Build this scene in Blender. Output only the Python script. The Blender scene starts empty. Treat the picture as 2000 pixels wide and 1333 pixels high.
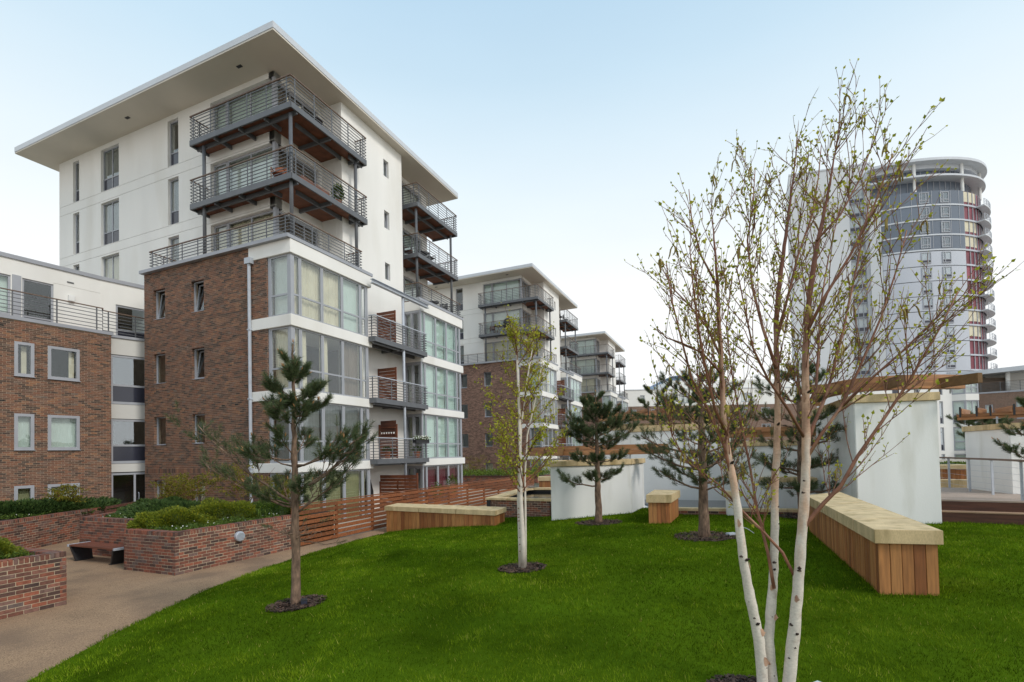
import bpy, bmesh, math, random
import numpy as np
from mathutils import Vector, Matrix
C = bpy.context.scene.collection
PI = math.pi
# ---------------------------------------------------------------- camera
YAW = 0.407855                      # bearing of the terrace's long axis, clockwise from +Y
F_PX, CY_PX, PITCH, ROLL, EYE = 989.19, 863.4, 0.0235917, -0.0217557, 2.69
_cp, _sp, _cr, _sr = math.cos(PITCH), math.sin(PITCH), math.cos(ROLL), math.sin(ROLL)
FWD = Vector((0, _cp, _sp)); _up = Vector((0, -_sp, _cp)); _rt = Vector((1, 0, 0))
RGT = _cr*_rt + _sr*_up; UPV = -_sr*_rt + _cr*_up
EYEP = Vector((0, 0, EYE))
cam_d = bpy.data.cameras.new("camera"); cam = bpy.data.objects.new("camera", cam_d); C.objects.link(cam)
cam_d.sensor_width = 36; cam_d.lens = F_PX/2000*36; cam_d.shift_y = (CY_PX-666.5)/2000
cam_d.clip_start = 0.1; cam_d.clip_end = 3000
m = Matrix((RGT, UPV, -FWD)).transposed().to_4x4(); m.translation = EYEP
cam.matrix_world = m
bpy.context.scene.camera = cam
# ---------------------------------------------------------------- sky, sun, exposure
SUN_AZ, SUN_EL = math.radians(128), math.radians(42)
w = bpy.data.worlds.new("World"); bpy.context.scene.world = w; w.use_nodes = True
nt = w.node_tree; nt.nodes.clear()
out = nt.nodes.new("ShaderNodeOutputWorld"); bg = nt.nodes.new("ShaderNodeBackground")
sky = nt.nodes.new("ShaderNodeTexSky"); sky.sky_type = 'NISHITA'; sky.sun_disc = False
sky.sun_elevation = SUN_EL; sky.sun_rotation = SUN_AZ; sky.air_density = 1.0; sky.dust_density = 2.0
tc = nt.nodes.new("ShaderNodeTexCoord"); sep = nt.nodes.new("ShaderNodeSeparateXYZ")
nt.links.new(tc.outputs["Generated"], sep.inputs[0])
rmp = nt.nodes.new("ShaderNodeValToRGB")      # thin high cloud: white low down, bluer overhead
cr = rmp.color_ramp; cr.elements[0].position = 0.0; cr.elements[0].color = (10.6, 10.7, 10.7, 1)
cr.elements[1].position = 1.0; cr.elements[1].color = (4.0, 6.0, 8.0, 1)
for p, c in ((0.30, (10.4, 10.7, 10.7)), (0.45, (8.6, 9.7, 10.3)), (0.60, (6.2, 8.1, 9.5)), (0.70, (5.0, 7.1, 8.9))):
    e = cr.elements.new(p); e.color = (*c, 1)
nt.links.new(sep.outputs[2], rmp.inputs[0])
nz = nt.nodes.new("ShaderNodeTexNoise"); nz.inputs["Scale"].default_value = 1.6; nz.inputs["Detail"].default_value = 4
mpz = nt.nodes.new("ShaderNodeMapping"); mpz.inputs["Scale"].default_value = (1, 1, 4)
nt.links.new(tc.outputs["Generated"], mpz.inputs[0]); nt.links.new(mpz.outputs[0], nz.inputs[0])
mr = nt.nodes.new("ShaderNodeMapRange"); mr.inputs[1].default_value = .35; mr.inputs[2].default_value = .75
mr.inputs[3].default_value = .90; mr.inputs[4].default_value = .96
nt.links.new(nz.outputs[0], mr.inputs[0])
mx = nt.nodes.new("ShaderNodeMixRGB")
nt.links.new(mr.outputs[0], mx.inputs[0]); nt.links.new(sky.outputs[0], mx.inputs[1]); nt.links.new(rmp.outputs[0], mx.inputs[2])
nt.links.new(mx.outputs[0], bg.inputs[0]); bg.inputs[1].default_value = 0.0975
nt.links.new(bg.outputs[0], out.inputs[0])
sl = bpy.data.lights.new("sun", 'SUN'); sun = bpy.data.objects.new("sun", sl); C.objects.link(sun)
sl.energy = 1.75; sl.angle = math.radians(16); sl.color = (1, .95, .88)
sd = Vector((math.sin(SUN_AZ)*math.cos(SUN_EL), math.cos(SUN_AZ)*math.cos(SUN_EL), math.sin(SUN_EL)))
sun.rotation_euler = sd.to_track_quat('Z', 'Y').to_euler()
vs = bpy.context.scene.view_settings
vs.view_transform = 'Standard'; vs.look = 'None'; vs.gamma = 1; vs.use_curve_mapping = False; vs.exposure = 0.10
bpy.context.scene.cycles.max_bounces = 8
bpy.context.scene.cycles.transparent_max_bounces = 24
# ---------------------------------------------------------------- helpers
def ray(px, py): return FWD + ((px-1000)/F_PX)*RGT - ((py-CY_PX)/F_PX)*UPV
def at(px, py, Y):                  # survey: the point seen at (px, py) standing Y metres ahead
    d = ray(px, py); return EYEP + d*(Y/d.y)
uu = Vector((-math.cos(YAW), math.sin(YAW), 0)); vv = Vector((math.sin(YAW), math.cos(YAW), 0))
A0 = uu*15.515 + vv*14.56           # front corner of the nearest terrace block
TM = Matrix.Translation(A0) @ Matrix.Rotation(-YAW, 4, 'Z')
def L2W(x, y, z=0.0): return TM @ Vector((x, y, z))
def tag(o, label=None, cat=None, group=None, kind=None):
    if label: o['label'] = label
    if cat: o['category'] = cat
    if group: o['group'] = group
    if kind: o['kind'] = kind
    return o
def empty(name, loc=(0, 0, 0), rz=0.0, label=None, cat=None, group=None):
    o = bpy.data.objects.new(name, None); C.objects.link(o); o.location = loc; o.rotation_euler = (0, 0, rz)
    o.empty_display_size = .2
    return tag(o, label, cat, group)
def link(name, mesh, parent=None, loc=None, rot=None):
    o = bpy.data.objects.new(name, mesh); C.objects.link(o)
    if parent: o.parent = parent
    if loc is not None: o.location = loc
    if rot is not None: o.rotation_euler = rot
    return o
class MB:
    def __init__(s): s.v = []; s.f = []; s.m = []; s.r = []; s.rv = 0.0
    def face(s, idx, m=0): s.f.append(idx); s.m.append(m); s.r.append(s.rv)
    def box(s, x0, x1, y0, y1, z0, z1, m=0, skip=()):
        n = len(s.v)
        s.v += [(x0,y0,z0),(x1,y0,z0),(x1,y1,z0),(x0,y1,z0),(x0,y0,z1),(x1,y0,z1),(x1,y1,z1),(x0,y1,z1)]
        for k, q in (('b',(0,3,2,1)),('t',(4,5,6,7)),('f',(0,1,5,4)),('r',(1,2,6,5)),('k',(2,3,7,6)),('l',(3,0,4,7))):
            if k not in skip: s.face([n+i for i in q], m)
        return s
    def bar(s, p, q, w, h, m=0):
        p = Vector(p); q = Vector(q); d = (q-p)
        if d.length < 1e-6: return s
        d.normalize(); up = Vector((0,0,1))
        if abs(d.z) > .99: up = Vector((0,1,0))
        a = d.cross(up).normalized()*w/2; b = a.cross(d).normalized()*h/2
        n = len(s.v)
        for c in (p, q):
            for e in (-a-b, a-b, a+b, -a+b): s.v.append(tuple(c+e))
        for t in ((0,1,2,3),(7,6,5,4),(0,4,5,1),(1,5,6,2),(2,6,7,3),(3,7,4,0)): s.face([n+i for i in t], m)
        return s
    def path(s, pts, w, h, m=0):
        for a, b in zip(pts, pts[1:]): s.bar(a, b, w, h, m)
        return s
    def prism(s, poly, z0, z1, m=0):
        n = len(s.v); k = len(poly)
        ar = sum(poly[i][0]*poly[(i+1)%k][1]-poly[(i+1)%k][0]*poly[i][1] for i in range(k))
        if ar < 0: poly = poly[::-1]
        s.v += [(p[0],p[1],z0) for p in poly] + [(p[0],p[1],z1) for p in poly]
        s.face([n+k-1-i for i in range(k)], m); s.face([n+k+i for i in range(k)], m)
        for i in range(k): j = (i+1) % k; s.face([n+i,n+j,n+k+j,n+k+i], m)
        return s
    def tube(s, pts, rad, n=6, m=0, cap=True):
        pts = [Vector(p) for p in pts]; base = len(s.v); ref = None
        for i, p in enumerate(pts):
            d = (pts[min(i+1, len(pts)-1)] - pts[max(i-1, 0)])
            d = d.normalized() if d.length > 1e-9 else Vector((0,0,1))
            if ref is None: ref = d.orthogonal().normalized()
            ref = (ref - d*ref.dot(d)); ref = ref.normalized() if ref.length > 1e-6 else d.orthogonal().normalized()
            b = d.cross(ref); r = rad[i] if hasattr(rad, '__len__') else rad
            for k in range(n):
                t = 2*PI*k/n; s.v.append(tuple(p + (ref*math.cos(t)+b*math.sin(t))*r))
        for i in range(len(pts)-1):
            for k in range(n):
                k2 = (k+1) % n; o = base+i*n
                s.face([o+k, o+k2, o+n+k2, o+n+k], m)
        if cap:
            s.face([base+n-1-k for k in range(n)], m); e = base+(len(pts)-1)*n; s.face([e+k for k in range(n)], m)
        return s
    def mesh(s, name, mats, smooth=False, bevel=0.0):
        me = bpy.data.meshes.new(name); me.from_pydata(s.v, [], s.f)
        mats = mats if isinstance(mats, (list, tuple)) else [mats]
        for x in mats: me.materials.append(x)
        if len(mats) > 1: me.polygons.foreach_set('material_index', s.m)
        at_ = me.attributes.new('rnd', 'FLOAT', 'FACE'); at_.data.foreach_set('value', s.r)
        if smooth: me.polygons.foreach_set('use_smooth', [True]*len(s.f))
        if bevel > 0:
            bm = bmesh.new(); bm.from_mesh(me)
            bmesh.ops.bevel(bm, geom=list(bm.edges), offset=bevel, segments=2, affect='EDGES', clamp_overlap=True)
            bm.to_mesh(me); bm.free()
        me.update(); return me
    def build(s, name, mats, parent=None, loc=None, rot=None, smooth=False, bevel=0.0, kind=None):
        o = link(name, s.mesh(name, mats, smooth, bevel), parent, loc, rot)
        if kind: o['kind'] = kind
        return o
def np_mesh(name, verts, k, mat, rnd=None, parent=None, kind=None, smooth=False, tris=None):
    """verts (N,k,3); each item one k-gon, or the triangles listed in tris; rnd one value per item"""
    n = verts.shape[0]; me = bpy.data.meshes.new(name)
    me.vertices.add(n*k); me.vertices.foreach_set('co', np.ascontiguousarray(verts, dtype=np.float32).ravel())
    if tris is None: tris = [list(range(k))]
    sizes = [len(t) for t in tris]; flat = np.concatenate([np.array(t) for t in tris])
    li = (np.arange(n)[:, None]*k + flat[None, :]).ravel().astype(np.int32)
    npoly = n*len(tris); tot = np.tile(np.array(sizes), n); st = np.concatenate([[0], np.cumsum(tot)[:-1]])
    me.loops.add(len(li)); me.loops.foreach_set('vertex_index', li)
    me.polygons.add(npoly); me.polygons.foreach_set('loop_start', st.astype(np.int32)); me.polygons.foreach_set('loop_total', tot.astype(np.int32))
    if smooth: me.polygons.foreach_set('use_smooth', np.ones(npoly, dtype=bool))
    me.materials.append(mat)
    if rnd is not None:
        a = me.attributes.new('rnd', 'FLOAT', 'FACE'); a.data.foreach_set('value', np.repeat(rnd, len(tris)).astype(np.float32))
    me.update(calc_edges=True)
    o = link(name, me, parent)
    if kind: o['kind'] = kind
    return o
def copy_tree(o, parent=None):
    c = o.copy(); C.objects.link(c)
    if parent is not None: c.parent = parent
    for ch in KIDS.get(o, ()): copy_tree(ch, c)
    return c
KIDS = {}
def index_kids():
    KIDS.clear()
    for o in C.objects:
        if o.parent: KIDS.setdefault(o.parent, []).append(o)
# ---------------------------------------------------------------- materials
def pm(name, col, rough=.6, var=.12, scale=2.0, bump=0.0, bscale=40.0, objvar=0.0, attr=0.0, metal=0.0,
       stretch=(1,1,1), hue=None, spec=.5, detail=4, sub=0.0, stain=None, trans=0.0, speck=None, courses=0.0):
    ma = bpy.data.materials.new(name); ma.use_nodes = True; t = ma.node_tree; N = t.nodes; K = t.links
    b = N["Principled BSDF"]; b.inputs["Roughness"].default_value = rough; b.inputs["Metallic"].default_value = metal
    b.inputs["Specular IOR Level"].default_value = spec
    co = N.new("ShaderNodeTexCoord"); oi = N.new("ShaderNodeObjectInfo")
    add = N.new("ShaderNodeVectorMath"); add.operation = 'ADD'
    cm = N.new("ShaderNodeCombineXYZ"); ml = N.new("ShaderNodeMath"); ml.operation = 'MULTIPLY'; ml.inputs[1].default_value = 37.0
    K.new(oi.outputs["Random"], ml.inputs[0])
    for i in range(3): K.new(ml.outputs[0], cm.inputs[i])
    K.new(co.outputs["Object"], add.inputs[0]); K.new(cm.outputs[0], add.inputs[1])
    mp = N.new("ShaderNodeMapping"); mp.inputs["Scale"].default_value = stretch; K.new(add.outputs[0], mp.inputs[0])
    n1 = N.new("ShaderNodeTexNoise"); n1.inputs["Scale"].default_value = scale; n1.inputs["Detail"].default_value = detail
    K.new(mp.outputs[0], n1.inputs[0])
    rr = N.new("ShaderNodeMapRange"); rr.inputs[1].default_value = .3; rr.inputs[2].default_value = .7
    rr.inputs[3].default_value = 1-var; rr.inputs[4].default_value = 1+var; K.new(n1.outputs[0], rr.inputs[0])
    val = rr.outputs[0]
    def mul(a, bb):
        q = N.new("ShaderNodeMath"); q.operation = 'MULTIPLY'; K.new(a, q.inputs[0]); K.new(bb, q.inputs[1]); return q.outputs[0]
    if speck:        # fine grain: (scale, amount)
        n4 = N.new("ShaderNodeTexNoise"); n4.inputs["Scale"].default_value = speck[0]; n4.inputs["Detail"].default_value = 2; K.new(mp.outputs[0], n4.inputs[0])
        r4 = N.new("ShaderNodeMapRange"); r4.inputs[1].default_value = .3; r4.inputs[2].default_value = .7; r4.inputs[3].default_value = 1-speck[1]; r4.inputs[4].default_value = 1+speck[1]; K.new(n4.outputs[0], r4.inputs[0]); val = mul(val, r4.outputs[0])
    rsrc = None
    if attr or (hue and not objvar):
        an = N.new("ShaderNodeAttribute"); an.attribute_name = 'rnd'; rsrc = an.outputs["Fac"]
    if objvar: rsrc = oi.outputs["Random"]
    if attr or objvar:
        v_ = attr or objvar
        r2 = N.new("ShaderNodeMapRange"); r2.inputs[3].default_value = 1-v_; r2.inputs[4].default_value = 1+v_
        K.new(rsrc, r2.inputs[0]); val = mul(val, r2.outputs[0])
    if hue:          # list of (pos, colour): tone of each piece
        cr_ = N.new("ShaderNodeValToRGB"); els = cr_.color_ramp.elements
        els[0].position, els[0].color = hue[0][0], (*hue[0][1], 1); els[1].position, els[1].color = hue[-1][0], (*hue[-1][1], 1)
        for p, c in hue[1:-1]: e = els.new(p); e.color = (*c, 1)
        K.new(rsrc, cr_.inputs[0]); base = cr_.outputs[0]
    else:
        rgb = N.new("ShaderNodeRGB"); rgb.outputs[0].default_value = (*col, 1); base = rgb.outputs[0]
    mxx = N.new("ShaderNodeVectorMath"); mxx.operation = 'SCALE'; K.new(base, mxx.inputs[0]); K.new(val, mxx.inputs["Scale"])
    cout = mxx.outputs[0]
    if stain:        # weathering patches of their own shape: (colour, scale, threshold)
        n3 = N.new("ShaderNodeTexNoise"); n3.inputs["Scale"].default_value = stain[1]; n3.inputs["Detail"].default_value = 6; K.new(mp.outputs[0], n3.inputs[0])
        r3 = N.new("ShaderNodeMapRange"); r3.inputs[1].default_value = stain[2]; r3.inputs[2].default_value = stain[2]+.2; r3.inputs[4].default_value = .75; K.new(n3.outputs[0], r3.inputs[0])
        m3 = N.new("ShaderNodeMixRGB"); m3.inputs[2].default_value = (*stain[0], 1); K.new(r3.outputs[0], m3.inputs[0]); K.new(cout, m3.inputs[1]); cout = m3.outputs[0]
    K.new(cout, b.inputs["Base Color"])
    if bump:
        n2 = N.new("ShaderNodeTexNoise"); n2.inputs["Scale"].default_value = bscale; n2.inputs["Detail"].default_value = 3; K.new(mp.outputs[0], n2.inputs[0])
        bp = N.new("ShaderNodeBump"); bp.inputs["Strength"].default_value = bump; bp.inputs["Distance"].default_value = .01
        hsrc = n2.outputs[0]
        if courses:  # faint brick courses under the paint
            wv = N.new("ShaderNodeTexWave"); wv.bands_direction = 'Z'; wv.inputs["Scale"].default_value = courses; wv.inputs["Distortion"].default_value = .6; K.new(co.outputs["Object"], wv.inputs[0])
            ma2 = N.new("ShaderNodeMath"); ma2.operation = 'MULTIPLY_ADD'; ma2.inputs[1].default_value = .35; K.new(wv.outputs[0], ma2.inputs[0]); K.new(n2.outputs[0], ma2.inputs[2]); hsrc = ma2.outputs[0]
        K.new(hsrc, bp.inputs["Height"]); K.new(bp.outputs[0], b.inputs["Normal"])
    if trans:        # thin leaves let some light through
        tr = N.new("ShaderNodeBsdfTranslucent"); K.new(cout, tr.inputs[0]); ms = N.new("ShaderNodeMixShader"); ms.inputs[0].default_value = trans
        K.new(b.outputs[0], ms.inputs[1]); K.new(tr.outputs[0], ms.inputs[2]); K.new(ms.outputs[0], N["Material Output"].inputs[0])
    return ma
def glass_mat(name, tint=(.955, .97, .965), ior=1.68, rough=0.02):
    ma = bpy.data.materials.new(name); ma.use_nodes = True; t = ma.node_tree; N = t.nodes; N.clear(); K = t.links
    o = N.new("ShaderNodeOutputMaterial"); mx_ = N.new("ShaderNodeMixShader"); fr = N.new("ShaderNodeFresnel"); fr.inputs[0].default_value = ior
    tr = N.new("ShaderNodeBsdfTransparent"); tr.inputs[0].default_value = (*tint, 1)
    gl = N.new("ShaderNodeBsdfGlossy"); gl.inputs["Roughness"].default_value = rough; gl.inputs[0].default_value = (.9, .94, .96, 1)
    nz_ = N.new("ShaderNodeTexNoise"); nz_.inputs["Scale"].default_value = .9; co = N.new("ShaderNodeTexCoord"); K.new(co.outputs["Object"], nz_.inputs[0])
    bp = N.new("ShaderNodeBump"); bp.inputs["Strength"].default_value = .05; bp.inputs["Distance"].default_value = .05
    K.new(nz_.outputs[0], bp.inputs["Height"]); K.new(bp.outputs[0], gl.inputs["Normal"])
    ge = N.new("ShaderNodeNewGeometry"); mi = N.new("ShaderNodeMapRange"); mi.inputs[3].default_value = ior; mi.inputs[4].default_value = 1/ior
    K.new(ge.outputs["Backfacing"], mi.inputs[0]); K.new(mi.outputs[0], fr.inputs[0])   # same reflectance entering and leaving the thin pane
    K.new(fr.outputs[0], mx_.inputs[0]); K.new(tr.outputs[0], mx_.inputs[1]); K.new(gl.outputs[0], mx_.inputs[2]); K.new(mx_.outputs[0], o.inputs[0])
    return ma
BRICK_HUES = [(0, (.085,.058,.047)), (.2, (.125,.078,.056)), (.42, (.185,.095,.062)), (.62, (.22,.10,.06)), (.78, (.165,.10,.075)), (.9, (.265,.13,.07)), (1, (.14,.105,.085))]
GARDEN_HUES = [(0, (.075,.045,.038)), (.22, (.14,.068,.05)), (.5, (.225,.078,.048)), (.72, (.27,.088,.05)), (.88, (.17,.095,.075)), (1, (.12,.085,.075))]
M = {}
M['render'] = pm('white_render', (.80,.78,.74), .85, .05, .5, .15, 120, stain=((.70,.67,.61), .55, .53), stretch=(1.2,1.2,.3))
M['panel'] = pm('cladding_panel', (.60,.585,.55), .7, .04, .6)
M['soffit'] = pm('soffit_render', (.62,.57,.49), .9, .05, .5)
M['fascia'] = pm('fascia_metal', (.56,.58,.61), .4, .05, 1.2)
M['coping'] = pm('coping_metal', (.33,.34,.37), .45, .05, 1.5)
M['steel'] = pm('painted_steel', (.115,.12,.13), .45, .1, 3)
M['frame'] = pm('window_frame_paint', (.36,.37,.40), .45, .05, 3)
M['spandrel'] = pm('spandrel_glass', (.035,.037,.055), .12, .1, 1, spec=.6)
M['glass'] = glass_mat('clear_glass')
M['coated'] = glass_mat('coated_glass', (.80,.83,.86), ior=2.7)
M['greenglass'] = glass_mat('green_glass', (.935,.972,.958))
M['mortar'] = pm('mortar', (.50,.40,.285), .95, .15, 6, .3, 150)
M['brick'] = pm('brick_mixed', (0,0,0), .9, .16, 14, .4, 90, hue=BRICK_HUES, attr=.10)
M['brick_one'] = pm('brick_single', (0,0,0), .9, .28, 16, .5, 90, hue=GARDEN_HUES, objvar=.15)
M['brick_garden'] = pm('brick_garden', (0,0,0), .9, .28, 16, .5, 90, hue=GARDEN_HUES, attr=.15)
M['gmortar'] = pm('garden_mortar', (.46,.37,.26), .95, .18, 6, .3, 150)
M['brick_pink'] = pm('brick_pinkish', (0,0,0), .9, .2, 14, .3, 90, hue=[(0,(.11,.06,.05)),(.5,(.20,.11,.085)),(1,(.26,.15,.11))], attr=.12)
M['handrail'] = pm('hardwood_handrail', (.16,.105,.075), .6, .2, 3, stretch=(1,1,8))
M['decking'] = pm('deck_underside', (.17,.062,.03), .7, .3, 3, .3, 60)
M['screen'] = pm('stained_timber', (.16,.047,.018), .5, .3, 4, .3, 50, objvar=.22)
M['fence'] = pm('fence_timber', (.25,.085,.03), .55, .4, 3, .35, 60, objvar=.3, stretch=(.4,6,6), stain=((.20,.09,.05), 2.2, .56))
M['cedar'] = pm('cedar_cladding', (0,0,0), .6, .25, 5, .3, 60, stretch=(6,6,.5), objvar=.12, hue=[(0,(.27,.09,.025)),(.35,(.37,.15,.045)),(.7,(.44,.20,.065)),(1,(.33,.115,.035))])
M['beam'] = pm('curved_beam_timber', (.36,.165,.065), .55, .3, 3, .3, 60, stretch=(.6,.6,5), stain=((.20,.075,.028), 1.3, .52))
M['beam_end'] = pm('beam_end_grain', (.16,.085,.03), .8, .2, 10)
M['stone'] = pm('sandstone_cap', (.60,.45,.25), .9, .16, 2.5, .15, 60, stain=((.30,.215,.085), 2.6, .52), stretch=(1.6,1.6,.45), speck=(60,.12))
M['white'] = pm('white_painted_brick', (.80,.79,.765), .8, .05, .8, .35, 60, stain=((.60,.58,.51), 1.1, .52), stretch=(1.5,1.5,.30))
M['path'] = pm('resin_gravel_path', (.375,.235,.135), .95, .22, .8, .8, 160, stain=((.17,.108,.068), .8, .44), detail=8, speck=(75,.5))
M['soil'] = pm('soil', (.045,.03,.02), .95, .3, 8, .8, 40)
M['mulch'] = pm('bark_mulch', (.075,.042,.028), .9, .3, 8, attr=.6)
M['lawn'] = pm('lawn_ground', (.060,.105,.005), .95, .35, .7, .6, 90, stain=((.09,.115,.008), .5, .60), spec=0)
M['grass'] = pm('grass_blade', (0,0,0), .7, .22, .45, hue=[(0,(.036,.078,.002)),(.5,(.105,.185,.004)),(.9,(.21,.285,.013)),(1,(.36,.33,.07))], attr=.25, trans=.35, spec=.06)
M['dark'] = pm('dark_metal', (.018,.018,.02), .5, .1)
M['black'] = pm('interior_dark', (.03,.026,.023), .9, .1)
M['inner'] = pm('interior_wall', (.20,.155,.12), .9, .12)
M['cream'] = pm('cream_curtain', (.66,.60,.45), .9, .08, 2)
M['blind'] = pm('white_blind', (.62,.66,.60), .9, .05, 2)
M['pale'] = pm('pale_green_blind', (.55,.64,.58), .9, .05, 2)
M['olive'] = pm('olive_blind', (.30,.30,.16), .9, .1, 2)
M['wine'] = pm('wine_blind', (.15,.025,.04), .8, .1, 2)
M['water'] = pm('pool_water', (.012,.014,.015), .06, .1, 2, .15, 14)
M['barkpine'] = pm('pine_bark', (.165,.105,.07), .95, .5, 12, 1.0, 34, stretch=(1,1,.35), detail=8, speck=(30,.35))
M['needle'] = pm('pine_needles', (0,0,0), .55, .15, 3, hue=[(0,(.05,.078,.034)),(.5,(.095,.13,.055)),(.92,(.15,.185,.075)),(1,(.22,.19,.07))], attr=.2, trans=.35, spec=.3)
M['candle'] = pm('pine_candle', (.40,.20,.075), .7, .2, 10)
M['birch'] = pm('birch_bark_white', (.64,.57,.49), .7, .12, 5, .25, 40, stretch=(1,1,1.6), stain=((.24,.15,.10), 4.0, .62))
M['birchred'] = pm('birch_bark_young', (.25,.105,.06), .6, .35, 7, .4, 40, stain=((.46,.28,.19), 3.5, .56))
M['scar'] = pm('birch_scar', (.045,.028,.022), .9, .3, 20, .5, 60)
M['peel'] = pm('birch_peel', (.50,.30,.20), .7, .35, 9, stain=((.20,.08,.04), 12, .5))
M['twig'] = pm('birch_twig', (.20,.085,.048), .7, .25, 6)
M['leaf'] = pm('birch_leaf', (0,0,0), .55, .1, 3, hue=[(0,(.26,.29,.02)),(.6,(.44,.44,.035)),(1,(.52,.44,.06))], attr=.18, trans=.45, spec=.3)
M['leaf1'] = pm('birch_leaf_single', (0,0,0), .55, .1, 3, hue=[(0,(.24,.27,.02)),(.6,(.42,.42,.035)),(1,(.50,.42,.06))], objvar=.18, trans=.45, spec=.3)
M['catkin'] = pm('birch_catkin', (.27,.20,.045), .8, .25, 20, objvar=.25)
M['maple'] = pm('maple_leaf', (0,0,0), .6, .1, 3, hue=[(0,(.11,.12,.010)),(.6,(.20,.19,.016)),(1,(.28,.21,.025))], attr=.2, trans=.4, spec=.3)
M['shrub'] = pm('shrub_leaf', (0,0,0), .6, .15, 3, hue=[(0,(.045,.08,.012)),(.6,(.085,.14,.018)),(1,(.15,.19,.025))], attr=.25, trans=.3, spec=.3)
M['yew'] = pm('golden_shrub_leaf', (0,0,0), .6, .15, 3, hue=[(0,(.085,.115,.010)),(.6,(.165,.20,.014)),(1,(.30,.27,.02))], attr=.25, trans=.3, spec=.3)
M['juniper'] = pm('juniper_leaf', (0,0,0), .6, .15, 3, hue=[(0,(.026,.055,.014)),(.6,(.055,.10,.022)),(1,(.10,.14,.035))], attr=.25, trans=.25, spec=.3)
M['flower'] = pm('white_flower', (.8,.8,.74), .8, .05)
M['hedge'] = pm('light_hedge_leaf', (0,0,0), .6, .15, 3, hue=[(0,(.08,.14,.015)),(1,(.17,.23,.03))], attr=.2, trans=.3, spec=.3)
M['benchwood'] = pm('red_bench_timber', (.19,.062,.035), .5, .25, 4, .2, 60, stretch=(.5,6,6), objvar=.15)
M['graymetal'] = pm('light_grey_metal', (.45,.48,.53), .4, .08, 4)
M['slab'] = pm('slab_panel', (.60,.61,.62), .7, .04, .1)
M['tower'] = pm('tower_panel', (.50,.52,.57), .5, .05, .1)
M['towerdark'] = pm('tower_dark_panel', (.125,.15,.19), .25, .15, .05, spec=.6)
M['towerred'] = pm('tower_red_interior', (.22,.05,.07), .5, .5, .25)
M['terracotta'] = pm('terracotta', (.33,.12,.06), .8, .15, 5)
M['deckboard'] = pm('deck_board', (.40,.31,.25), .8, .2, 4, .3, 60, stretch=(.5,6,6), objvar=.15)
M['sleeper'] = pm('sleeper_timber', (.085,.03,.016), .6, .35, 3, .4, 40, stretch=(.5,6,6), objvar=.2)
M['sleepertop'] = pm('sleeper_edge', (.38,.24,.15), .8, .2, 4, stretch=(.5,6,6))
M['bluemetal'] = pm('blue_roof_sheet', (.16,.25,.38), .5, .1, .5)
M['paving'] = pm('buff_paving', (.40,.34,.27), .9, .2, .7, .3, 60)

def brickfar():
    ma = pm('brick_far', (.2,.1,.07), .9, .15, 2); t = ma.node_tree; N = t.nodes; K = t.links; b = N["Principled BSDF"]
    co = N.new("ShaderNodeTexCoord"); bt = N.new("ShaderNodeTexBrick"); sp = N.new("ShaderNodeSeparateXYZ"); cb = N.new("ShaderNodeCombineXYZ")
    K.new(co.outputs["Object"], sp.inputs[0]); K.new(sp.outputs[0], cb.inputs[0]); K.new(sp.outputs[2], cb.inputs[1]); K.new(cb.outputs[0], bt.inputs[0])
    bt.inputs["Scale"].default_value = 1; bt.inputs["Brick Width"].default_value = .225; bt.inputs["Row Height"].default_value = .075; bt.inputs["Mortar Size"].default_value = .008
    bt.inputs["Color1"].default_value = (.20,.105,.075,1); bt.inputs["Color2"].default_value = (.125,.07,.052,1); bt.inputs["Mortar"].default_value = (.36,.29,.22,1)
    K.new(bt.outputs[0], b.inputs["Base Color"]); return ma
M['brickfar'] = brickfar()

def stem_bark():
    """white peeling bark low down, young pinkish red bark higher up the stem"""
    ma = pm('birch_stem', (.64,.57,.49), .7, .12, 4, .22, 30, stretch=(1,1,1.5), stain=((.26,.16,.11), 5.0, .62), speck=(45,.10)); t = ma.node_tree; N = t.nodes; K = t.links; b = N["Principled BSDF"]
    old = b.inputs["Base Color"].links[0].from_socket; co = N.new("ShaderNodeTexCoord"); sp = N.new("ShaderNodeSeparateXYZ"); nz_ = N.new("ShaderNodeTexNoise"); nz_.inputs["Scale"].default_value = 5.0; nz_.inputs["Detail"].default_value = 5
    mp_ = N.new("ShaderNodeMapping"); mp_.inputs["Scale"].default_value = (3,3,.7); K.new(co.outputs["Object"], mp_.inputs[0]); K.new(mp_.outputs[0], nz_.inputs[0]); K.new(co.outputs["Object"], sp.inputs[0])
    ad = N.new("ShaderNodeMath"); ad.operation = 'MULTIPLY_ADD'; ad.inputs[1].default_value = 2.6; K.new(nz_.outputs[0], ad.inputs[0]); K.new(sp.outputs[2], ad.inputs[2])
    cr_ = N.new("ShaderNodeValToRGB"); mr_ = N.new("ShaderNodeMapRange"); mr_.inputs[1].default_value = 2.2; mr_.inputs[2].default_value = 4.6; K.new(ad.outputs[0], mr_.inputs[0]); K.new(mr_.outputs[0], cr_.inputs[0])
    e = cr_.color_ramp.elements; e[0].position = .15; e[0].color = (1,1,1,1); e[1].position = .95; e[1].color = (.30,.13,.09,1); q = e.new(.5); q.color = (.92,.66,.52,1)
    mx_ = N.new("ShaderNodeMixRGB"); mx_.blend_type = 'MULTIPLY'; mx_.inputs[0].default_value = 1; K.new(old, mx_.inputs[1]); K.new(cr_.outputs[0], mx_.inputs[2]); K.new(mx_.outputs[0], b.inputs["Base Color"])
    return ma
M['stem'] = stem_bark()
M['blindgrey'] = pm('grey_blind', (.20,.21,.20), .9, .1, 2)
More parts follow.
